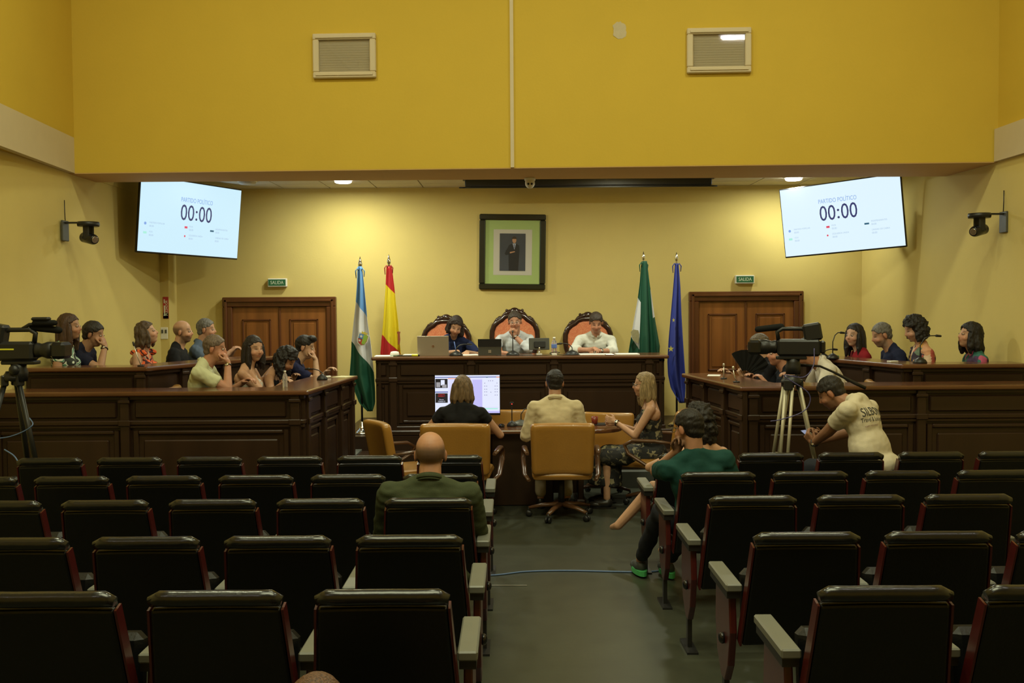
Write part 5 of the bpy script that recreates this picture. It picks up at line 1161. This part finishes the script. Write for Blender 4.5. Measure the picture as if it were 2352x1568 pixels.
sr(.005, .195, .67, .91, M['t_black'], -.0045); sr(.02, .08, .69, .82, M['t_mid'], -.005); sr(.09, .15, .74, .88, M['t_white'], -.005); sr(.11, .18, .68, .76, M['t_mid'], -.0052); sr(.005, .195, .28, .53, M['t_black'], -.0045)
sr(.74, .97, .10, .13, M['t_green'], -.0048); sr(0, 1, .0, .055, M['t_lav'], -.0045)
PM = lambda u, v: Matrix.Translation((-W+2*W*u, -.0052, zb_+2*H*v)) @ XZ
text('Programa', .016, M['t_redtxt'], t, PM(.10, .50)); text('Cámara 1', .018, M['t_redtxt'], t, PM(.10, .455)); text('Previo', .017, M['t_white'], t, PM(.10, .36)); text('Cámara 2', .018, M['t_white'], t, PM(.10, .315))
dots = [(.83, .85), (.86, .85), (.893, .85), (.77, .79), (.96, .79)]+[(x, z) for x in (.77, .80, .93, .962) for z in (.71, .63, .56, .475)]+[(.865, .55)]
for u, v in dots: MB().lathe([(.0045, 0), (.0045, .0006)], n=10, Mx=PM(u, v)).build('seat_dot', M['t_dot'], t)
# microphones
def mic(x, y, z, rz, label, h=.26, reach=.16, base=.085, col=None, hm=None, grp='gooseneck microphones'):
    t = thing('desk_microphone', label, 'microphone', (x, y, z), R(rz), grp); m_ = col or M['black']
    MB().lathe([(0, 0), (base, 0), (base*1.02, .01), (base*.8, .032), (base*.35, .048), (.012, .055), (.0, .055)], n=22).build('base', m_, t)
    pts = [(0, 0, .05), (0, 0, h*.65), (0, reach*.25, h*.9), (0, reach*.6, h), (0, reach, h*1.0)]
    MB().tube(pts, .005, 8).build('gooseneck', hm or M['black'], t); MB().cap((0, reach-.005, h), (0, reach+.035, h-.004), .012, .010, 10).build('microphone_head', M['black'], t); return t
def micp(pxx, pyy, z, rz, label, **k): c = Wz(pxx, pyy, z); return mic(c.x, c.y, z, rz, label, **k)
dy = 11.42
def on(pxx, y=dy): return U(pxx, 815, y).x
mic(on(1049), 11.33, ZD, -78, 'black desk microphone in front of the woman with the laptop', h=.13, reach=.14, base=.075)
mic(on(1178), 11.33, ZD, 180, 'black desk microphone standing tall before the man with glasses', h=.27, reach=-.02, base=.075)
mic(on(1313), 11.33, ZD, 95, 'black desk microphone bent left beside the water bottle', h=.13, reach=.13, base=.078)
micp(1197, 976, tz, -60, 'grey round-based microphone on the table', h=.17, reach=.14, base=.095, col=M['dgray'])
c_ = Wz(1176, 978, tz); t = mic(c_.x, c_.y-.02, tz, 0, 'slim microphone with a red light on the table', h=.22, reach=.01, base=.05); MB().box((-.02, -.015, .215), (.02, .02, .24), None, .004).build('button_head', M['black'], t); MB().ell((0, -.017, .222), (.006, .004, .004), n=8, m=6).build('led', M['led'], t)
# laptops and things on the presidium desk
def laptop(x, y, z, w, h, rz, tilt, label, m, logo=None, keys=True, nm='laptop'):
    t = thing(nm, label, 'laptop', (x, y, z), R(rz))
    if keys: B((-w/2, .0, 0), (w/2, .22, .014), None, .003).build('keyboard_base', M['dgray'], t)
    Mx = Matrix.Rotation(R(-tilt) if False else R(tilt), 4, 'X')
    l = B((-w/2, -.006, .0), (w/2, .0, h), Mx, .002).build('lid', m, t)
    if logo == 'ring': MB().lathe([(.016, 0), (.016, .0008), (.012, .0008), (.012, 0)], n=20, Mx=Mx @ Matrix.Translation((.0, -.0062, h*.48)) @ XZ).build('logo', M['orange'] if False else mat('lid_logo', (.30, .16, .08), .3), l); text('hp', .02, mat('lid_logo_letters', (.30, .16, .08), .3), l, Mx @ Matrix.Translation((0, -.0066, h*.48)) @ XZ)
    if logo == 'squares':
        for i in (-1, 1):
            for j in (-1, 1): B((i*.0085-.0075, -.0075, h*.25+j*.0085-.0075), (i*.0085+.0075, -.006, h*.25+j*.0085+.0075), Mx).build('logo_square', M['steel'], l)
    return t, Mx
laptop(on(995, 11.36), 11.36, ZD, .355, .225, 0, 4, 'open laptop with a bronze-grey lid at the left of the desk', M['gray'], 'ring')
tb_, Mx = laptop(on(1125, 11.36), 11.36, ZD, .262, .185, 0, 6, 'black tablet with grey kickstand and square logo beside the laptop', M['dgray'], 'squares', keys=False, nm='tablet')
B((-.133, -.0085, .10), (.133, -.0055, .188), Mx).build('upper_shell', M['black'], tb_)
t = thing('touch_monitor', 'small square dark monitor seen from behind, left of the water bottle', 'monitor', (on(1239), 11.45, ZD), R(6))
B((-.118, -.01, .055), (.118, .01, .19), Matrix.Rotation(R(-8), 4, 'X'), .005).build('rear_shell', M['dgray'], t); B((-.06, -.03, .08), (.07, -.008, .15), Matrix.Rotation(R(-8), 4, 'X'), .006).build('rear_box', M['black'], t)
B((-.03, -.02, 0), (.03, .06, .012)).build('stand_base', M['white'], t); MB().tube([(0, .02, .01), (0, -.01, .09)], .012).build('stand_arm', M['chrome'], t)
def bottle(x, y, z, label, s=1.0, cap=None):
    t = thing('water_bottle', label, 'bottle', (x, y, z))
    MB().lathe([(0, 0), (.029*s, 0), (.031*s, .01*s), (.031*s, .06*s), (.028*s, .07*s), (.031*s, .08*s), (.031*s, .12*s), (.024*s, .15*s), (.012*s, .172*s), (.012*s, .185*s), (0, .185*s)], n=18).build('bottle_body', M['water'], t)
    MB().lathe([(0, .18*s), (.0145*s, .18*s), (.0145*s, .2*s), (0, .2*s)], n=16).build('cap', M['white'], t); return t
t = bottle(on(1273, 11.4), 11.4, ZD, 'clear water bottle with blue label on the long desk'); MB().lathe([(.0315, .075), (.0318, .078), (.0318, .118), (.0315, .12)], n=20).build('label_band', M['blue_label'], t)
def sheet(x, y, z, w, d, rz, label, m=None, nm='paper_sheet', h=.003, grp=None):
    t = thing(nm, label, 'paper', (x, y, z), R(rz), grp); B((-w/2, -d/2, 0), (w/2, d/2, h)).build('sheet', m or M['paper'], t); return t
sheet(on(885), 11.34, ZD, .21, .28, 3, 'white papers at the left end of the long desk', h=.006)
sheet(on(1078, 11.5), 11.5, ZD, .21, .28, 12, 'paper the woman in navy is writing on'); sheet(on(1366, 11.42), 11.46, ZD, .42, .29, -2, 'open papers in front of the man in the white shirt')
sheet(on(1440, 11.4), 11.4, ZD, .26, .25, 0, 'white papers at the right end of the long desk', h=.008)
t = thing('white_case', 'small rounded white case near the left end of the long desk', 'case', (on(909), 11.32, ZD)); MB().lathe([(0, 0), (.048, 0), (.052, .01), (.052, .03), (.044, .05), (.02, .056), (0, .056)], n=20).build('shell', M['white'], t); MB().lathe([(.0522, .004), (.0535, .006), (.0535, .010), (.0522, .012)], n=20).build('green_rim', M['green_sign'], t)
t = thing('document_folder', 'thin dark folder with white pages beside the white case', 'folder', (on(940), 11.36, ZD)); B((-.12, -.08, 0), (.10, .12, .010)).build('cover', M['black'], t); B((-.06, -.075, .010), (.12, .11, .016)).build('pages', M['paper'], t)
t = thing('highlighter_pen', 'yellow highlighter next to the laptop', 'pen', (on(957), 11.26, ZD)); MB().tube([(-.04, 0, .012), (.03, 0, .012)], .011).build('barrel', M['yellow'], t); MB().tube([(.03, 0, .012), (.05, 0, .012)], .009).build('pen_cap', M['black'], t)
t = thing('name_block', 'small cream block on the desk by the bottle', 'block', (on(1273, 11.24), 11.24, ZD)); B((-.03, -.02, 0), (.03, .02, .022), None, .003).build('block_body', M['white'], t)
t = thing('smartphone', 'black phone lying at the right of the long desk', 'phone', (on(1400, 11.24), 11.24, ZD)); B((-.05, -.035, 0), (.05, .035, .01), None, .004).build('phone_body', M['blackg'], t)
t = thing('desk_cable', 'black cable running along the long desk between the microphones', 'cable', (0, 0, 0)); MB().tube(smooth([(on(1140, 11.25), 11.26, ZD+.006), (on(1180, 11.2), 11.21, ZD+.006), (on(1225, 11.2), 11.23, ZD+.006), (on(1262), 11.22, ZD+.008), (on(1284), 11.26, ZD+.03), (on(1272), 11.3, ZD+.035), (on(1262), 11.27, ZD+.02), (on(1290), 11.22, ZD+.006), (on(1330), 11.24, ZD+.006)]), .004, 6).build('cable', M['cable_black'], t)
t = thing('pen', 'blue pen held by the woman in navy', 'pen', (on(1046, 11.6), 11.60, ZD)); MB().tube([(.012, 0, .01), (-.012, -.01, .15)], .005).build('barrel', M['blue_label'], t)
# things on the table
t = thing('plastic_cup', 'brownish-red plastic cup on the table', 'cup', (U(1366, 960, 9.95).x, 9.95, tz)); MB().lathe([(0, 0), (.026, 0), (.035, .085), (.033, .085), (.024, .005), (0, .005)], n=20).build('cup_body', M['cup'], t)
t = thing('computer_mouse', 'black mouse beside the monitor', 'mouse', (U(1152, 972, 9.85).x, 9.85, tz)); MB().ell((0, 0, .012), (.032, .05, .02)).build('mouse_shell', M['blackg'], t)
t = thing('tablet', 'dark tablet lying before the woman in the dress', 'tablet', (U(1390, 966, 9.95).x, 10.0, tz), R(8)); B((-.12, -.08, 0), (.12, .08, .01), None, .003).build('slab', M['black'], t)
t = thing('keyboard', 'thin white keyboard edge on the table before the monitor', 'keyboard', (U(1062, 975, 9.7).x, 9.78, tz)); B((-.22, -.06, 0), (.22, .06, .015), None, .004).build('keyboard_base', M['white'], t)
# things on the benches
bottle(*(lambda c: (c.x, c.y))(Wz(655, 889, ZA)), ZA, 'small clear bottle with white cap on the left bench corner', .72)
t = thing('white_device', 'small white device on the left front bench', 'device', Wz(752, 868, ZA), R(60)); B((-.045, -.012, 0), (.045, .012, .022), None, .006).build('device_body', M['white'], t)
sheet(*(lambda c: (c.x, c.y))(Wz(789, 865, ZA)), ZA, .2, .16, 70, 'yellowish paper at the far end of the left front bench', mat('yellow_paper', (.6, .55, .3), .6))
def mb_(pxx, pyy, z, rz, label, **k): return micp(pxx, pyy, z, rz, label, **k)
mb_(740, 872, ZA, 60, 'black microphone lying low near the far end of the left front bench', h=.10, reach=.17, base=.05)
c_ = Wz(316, 842, ZB); t = thing('slim_microphone', 'slim steel microphone before the woman in orange', 'microphone', (c_.x, c_.y+.08, ZB)); MB().lathe([(0, 0), (.03, 0), (.03, .01), (0, .012)], n=14).build('base', M['black'], t); MB().tube([(0, 0, .01), (-.03, 0, .09), (-.06, 0, .19)], .004).build('stem', M['steel'], t); MB().cap((-.06, 0, .19), (-.065, 0, .215), .009, .009, 8).build('microphone_head', M['black'], t)
for pxx, pyy, tx, lb in ((1684, 886, -.03, 'slim steel microphone at the corner of the right front bench'), (1655, 878, 0, 'slim upright steel microphone on the right front bench, farther from us')):
    c_ = Wz(pxx, pyy-8, ZA); t = thing('slim_microphone', lb, 'microphone', (c_.x+.03, c_.y, ZA), 0, 'slim steel microphones'); MB().lathe([(0, 0), (.03, 0), (.03, .01), (0, .012)], n=14).build('base', M['black'], t)
    MB().tube([(0, 0, .01), (tx*.6, 0, .05), (tx, 0, .12)], .005).build('stem', M['steel'], t); MB().cap((tx, 0, .12), (tx, 0, .135), .011, .011, 8).build('microphone_head', M['steel'], t)
mic(*(lambda c: (c.x+.12, c.y))(Wz(1885, 824, ZC)), ZC, -70, 'black gooseneck microphone standing high behind the tripod camera', h=.26, reach=.10, base=.06)
mic(*(lambda c: (c.x, c.y))(Wz(1892, 823, ZC)), ZC, -72, 'low black microphone by the green cap on the right back bench', h=.09, reach=.12, base=.05)
mic(*(lambda c: (c.x+.0, c.y+.16))(Wz(2130, 836, ZC)), ZC, -84, 'black gooseneck microphone before the patchwork-print blouse', h=.25, reach=.16, base=.06)
t = thing('smartphone', 'white phone on the right back bench', 'phone', Wz(2050, 831, ZC), R(20)); B((-.045, -.03, 0), (.045, .03, .012), None, .004).build('phone_body', M['white'], t)
t = thing('bottle_cap', 'small green bottle cap on the right back bench', 'cap', Wz(1922, 822, ZC)); MB().lathe([(0, 0), (.022, 0), (.02, .025), (0, .027)], n=14).build('cap_shell', mat('green_plastic', (.02, .25, .08), .4), t)
sheet(*(lambda c: (c.x, c.y))(Wz(1640, 862, ZA)), ZA, .18, .12, 75, 'white paper at the far end of the right front bench')
# hand fan
inf = P['r1']; Wp = inf['W'] @ inf['J']['L'][2]; t = thing('hand_fan', 'open black hand fan held over the right front bench', 'fan', (Wp.x+.0, Wp.y-.06, Wp.z+.03))
sc = MB(); k = 14; 
for i in range(k):
    a0 = R(-32+i*112/k); a1 = R(-32+(i+1)*112/k); o_ = .006*(1 if i % 2 else -1); o1 = -o_
    f_ = lambda a, r, o: (math.sin(a)*r, o, math.cos(a)*r)
    sc.add([f_(a0, .05, o_*.2), f_(a1, .05, o1*.2), f_(a1, .25, o1), f_(a0, .25, o_)], [(0, 1, 2, 3)])
sc.build('leaf', cloth((.008, .008, .008)), t, thick=.002)
for i in range(0, k+1, 2): a = R(-32+i*112/k); MB().tube([(0, 0, -.03), (math.sin(a)*.24, 0, math.cos(a)*.24)], .002, 5).build('rib', M['black'], t)
# phones
inf = P['a4']; Wp = inf['W'] @ ((inf['J']['L'][2]+inf['J']['R'][2])/2); t = thing('smartphone', 'phone in the hands of the young man in the white T-shirt', 'phone', (Wp.x-.05, Wp.y+.05, Wp.z+.035), R(42)); B((-.035, -.07, 0), (.035, .07, .009), Matrix.Rotation(R(35), 4, 'X'), .003).build('phone_body', M['blackg'], t)
B((-.032, -.066, .009), (.032, .066, .0095), Matrix.Rotation(R(35), 4, 'X')).build('phone_screen', em('phone_glow', (.25, .28, .4)), t)
# ================================================================ TRIPOD CAMERAS
def tripod(base, apex_z, spread, metal, double, label, rot0, zf0, mid=True):
    t = thing('camera_tripod', label, 'tripod', (base[0], base[1], zf0)); az = apex_z-zf0
    MB().lathe([(.03, 0), (.075, .0), (.08, .03), (.06, .05), (.05, .07)], (0, 0, az-.07), n=20).build('bowl', M['black'], t)
    for k_ in range(3):
        a = R(rot0+120*k_); e = Vector((spread*math.cos(a), spread*math.sin(a), 0)); p0 = Vector((.06*math.cos(a), .06*math.sin(a), az-.03)); side = Vector((-math.sin(a), math.cos(a), 0))
        lg = MB()
        B((-.035, -.025, -.03), (.035, .025, .05), Matrix.Translation(p0-Vector((0, 0, .05))) @ Matrix.Rotation(a+PI/2, 4, 'Z'), .008).build('leg_joint', M['black'], t)
        m1 = p0.lerp(e, .52); 
        L1_ = MB()
        for q in ((-1, 1) if double else (0,)): L1_.tube([p0+side*q*.028-Vector((0, 0, .06)), m1+side*q*.028], .0125 if double else .02, 10)
        lo = L1_.build('leg', metal, t)
        L2_ = MB().tube([m1-(e-p0).normalized()*.12, e+Vector((0, 0, .03))], .011, 10); L2_.build('leg_extension', metal, lo)
        B((-.042, -.022, -.03), (.042, .022, .03), Matrix.Translation(m1) @ Matrix.Rotation(a+PI/2, 4, 'Z'), .008).build('leg_clamp', M['black'], lo)
        MB().ell(e+Vector((0, 0, .018)), (.02, .02, .018)).build('rubber_foot', M['black'], lo)
        if mid: MB().tube([Vector((0, 0, az*.42)), p0.lerp(e, .56)], .008).build('spreader_arm', M['black'], t)
    if mid: MB().tube([(0, 0, az*.40), (0, 0, az*.46)], .03).build('spreader_hub', M['black'], t)
    return t
def camcorder(loc, rz, label, m=None, hood=.075, s=1.0, light=False, handle=1, mirror=1, yellow=False):
    """local +y is the lens direction"""
    t = thing('video_camera', label, 'camera', loc, R(rz)); t.scale = (s, s, s)
    # fluid head and plate
    MB().lathe([(.055, -.16), (.06, -.10), (.05, -.07), (.05, -.03)], n=18).build('fluid_head', M['black'], t); B((-.05, -.10, -.045), (.05, .13, -.02), None, .006).build('quick_plate', M['black'], t)
    MB().ell((.065, 0, -.08), (.03, .035, .035)).build('drag_knob', M['black'], t)
    B((-.062, -.20, -.02), (.062, .12, .11), None, .018).build('camera_body', M['black'], t)
    B((-.055, -.235, .0), (.055, -.195, .10), None, .012).build('battery', M['blackg'], t)
    MB().lathe([(.048, .12), (.052, .14), (.045, .16), (.05, .18), (.058, .20), (.058, .26), (.050, .262), (.050, .22)], n=24, Mx=Matrix.Translation((0, 0, .05)) @ Matrix.Rotation(-PI/2, 4, 'X')).build('lens_barrel', M['black'], t)
    B((-hood, .24, -.008), (hood, .34, .105), None, .02).build('lens_hood', M['blackg'], t)
    MB().lathe([(.0, .20), (.045, .20)], n=20, Mx=Matrix.Translation((0, 0, .05)) @ Matrix.Rotation(-PI/2, 4, 'X')).build('lens_glass', M['blackg'], t)
    MB().tube([(0, -.10, .10), (0, -.10, .17), (0, -.06, .19), (0, .08, .19), (0, .12, .165), (0, .11, .10)], [.016, .017, .016, .016, .017, .016], 10).build('top_handle', M['black'], t)
    MB().cap((mirror*.03, .09, .205), (mirror*.03, .265, .185), .026, .024, 14).build('shotgun_microphone', cloth((.01, .01, .01)), t)
    B((mirror*.02, .08, .185), (mirror*.07, .12, .20)).build('microphone_holder', M['black'], t)
    B((-.05, -.235, .07), (.06, -.10, .205), Matrix.Rotation(R(-10), 4, 'X'), .015).build('viewfinder', M['black'], t)
    B((mirror*.062, -.05, .02), (mirror*.075, .10, .095), None, .004).build('side_screen', M['dgray'], t)
    for q in range(4): MB().lathe([(.006, 0), (.006, .006)], n=10, Mx=Matrix.Translation((.063*mirror, -.16+q*.03, .06)) @ Matrix.Rotation(mirror*PI/2, 4, 'Y')).build('control_knob', M['dgray'], t)
    if yellow: B((.0625, -.14, .055), (.064, .0, .065)).build('coloured_stripe', M['yellow'], t); B((-.064, -.14, .055), (-.0625, .0, .065)).build('coloured_stripe', M['yellow'], t)
    return t
# right one, on a light aluminium tripod in front of the right bench
c_ = U(1818, 862, 7.72); zf0 = fz(7.72)
tripod((c_.x, 7.72), c_.z, .32, mat('pale_tripod_tube', (.50, .46, .34), .4, .3), True, 'light aluminium twin-tube tripod before the right bench', -4, zf0)
cz = c_.z+.17
cv = camcorder((U(1822, 800, 7.72).x, 7.72, cz), 76, 'black video camera on the light tripod, lens to the left', mirror=1, s=1.0)
MB().tube([(.03, -.02, -.09), (.05, -.20, -.10), (.07, -.30, -.145), (.10, -.46, -.23), (.11, -.54, -.27)], [.012, .009, .009, .014, .014], 10).build('pan_bar', M['black'], cv)
t = thing('hanging_cable', 'thin violet-grey cable looping down the light tripod', 'cable', (0, 0, 0)); MB().tube(smooth([U(1870, 800, 7.6), U(1868, 840, 7.55), U(1845, 866, 7.5), U(1800, 862, 7.5), U(1855, 900, 7.5), U(1858, 930, 7.5), U(1835, 950, 7.5), U(1790, 964, 7.5), U(1770, 967, 7.55)]), .004, 6).build('cable', mat('violet_cable', (.08, .07, .2), .5), t)
# left one
c_ = U(30, 852, 7.5); zf0 = fz(7.5)
tripod((c_.x, 7.5), c_.z, .42, M['dsteel'], False, 'dark tripod at the far left of the picture', 215, zf0)
cv = camcorder((U(42, 800, 7.5).x, 7.5, c_.z+.10), -90, 'black video camera on the dark tripod, lens to the right', mirror=-1, s=1.1, yellow=True)
MB().tube([(0, .02, .19), (0, .08, .225), (0, .16, .232)], .012).build('accessory_arm', M['black'], cv); MB().cap((0, .12, .235), (0, .25, .235), .022, .02, 12).build('microphone_windshield', cloth((.01, .01, .01)), cv); B((-.03, .10, .25), (.03, .22, .275), None, .01).build('receiver', M['black'], cv)
t = thing('hanging_cable', 'pale blue cable looping round the dark tripod', 'cable', (0, 0, 0)); MB().tube(smooth([U(-20, 1008, 7.2), U(20, 1003, 7.2), U(55, 990, 7.2), U(75, 975, 7.2), U(68, 960, 7.3)]), .0045, 6).build('cable', M['cable_blue'], t)
t = thing('hanging_cable', 'pale blue cable hanging over the front row seats at left', 'cable', (0, 0, 0)); MB().tube(smooth([U(10, 1032, 7.3), U(35, 1050, 7.25), U(49, 1085, 7.25), U(50, 1130, 7.3)]), .005, 6).build('cable', M['cable_blue'], t)
# floor cable
t = thing('floor_cable', 'thin blue cable lying across the aisle floor', 'cable', (0, 0, 0)); z_ = lambda q: Wz(q[0], q[1], .02)
pts = []
for a_, b_ in ((1100, 1322), (1150, 1319), (1210, 1312), (1300, 1310), (1400, 1312), (1480, 1313), (1540, 1308)):
    y_ = 6.8
    for _ in range(6): y_ = Wz(a_, b_, fz(y_)+.005).y
    v_ = Wz(a_, b_, fz(y_)+.006); pts.append(v_)
MB().tube(smooth(pts), .006, 6).build('cable', M['cable_blue'], t)
t = thing('floor_tape', 'thin pale strip of tape across the aisle floor', 'tape', (0, 0, 0)); y_ = Wz(1120, 1344, .05).y; p_ = [Wz(q, 1344, fz(y_)+.002) for q in (1118, 1210)]; MB().add([p_[0]-Vector((0, .006, 0)), p_[1]-Vector((0, .006, 0)), p_[1]+Vector((0, .006, 0)), p_[0]+Vector((0, .006, 0)), p_[0]+Vector((0, -.006, .002)), p_[1]+Vector((0, -.006, .002)), p_[1]+Vector((0, .006, .002)), p_[0]+Vector((0, .006, .002))], [(0, 3, 2, 1), (4, 5, 6, 7), (0, 1, 5, 4), (1, 2, 6, 5), (2, 3, 7, 6), (3, 0, 4, 7)]).build('strip', M['steel'], t)
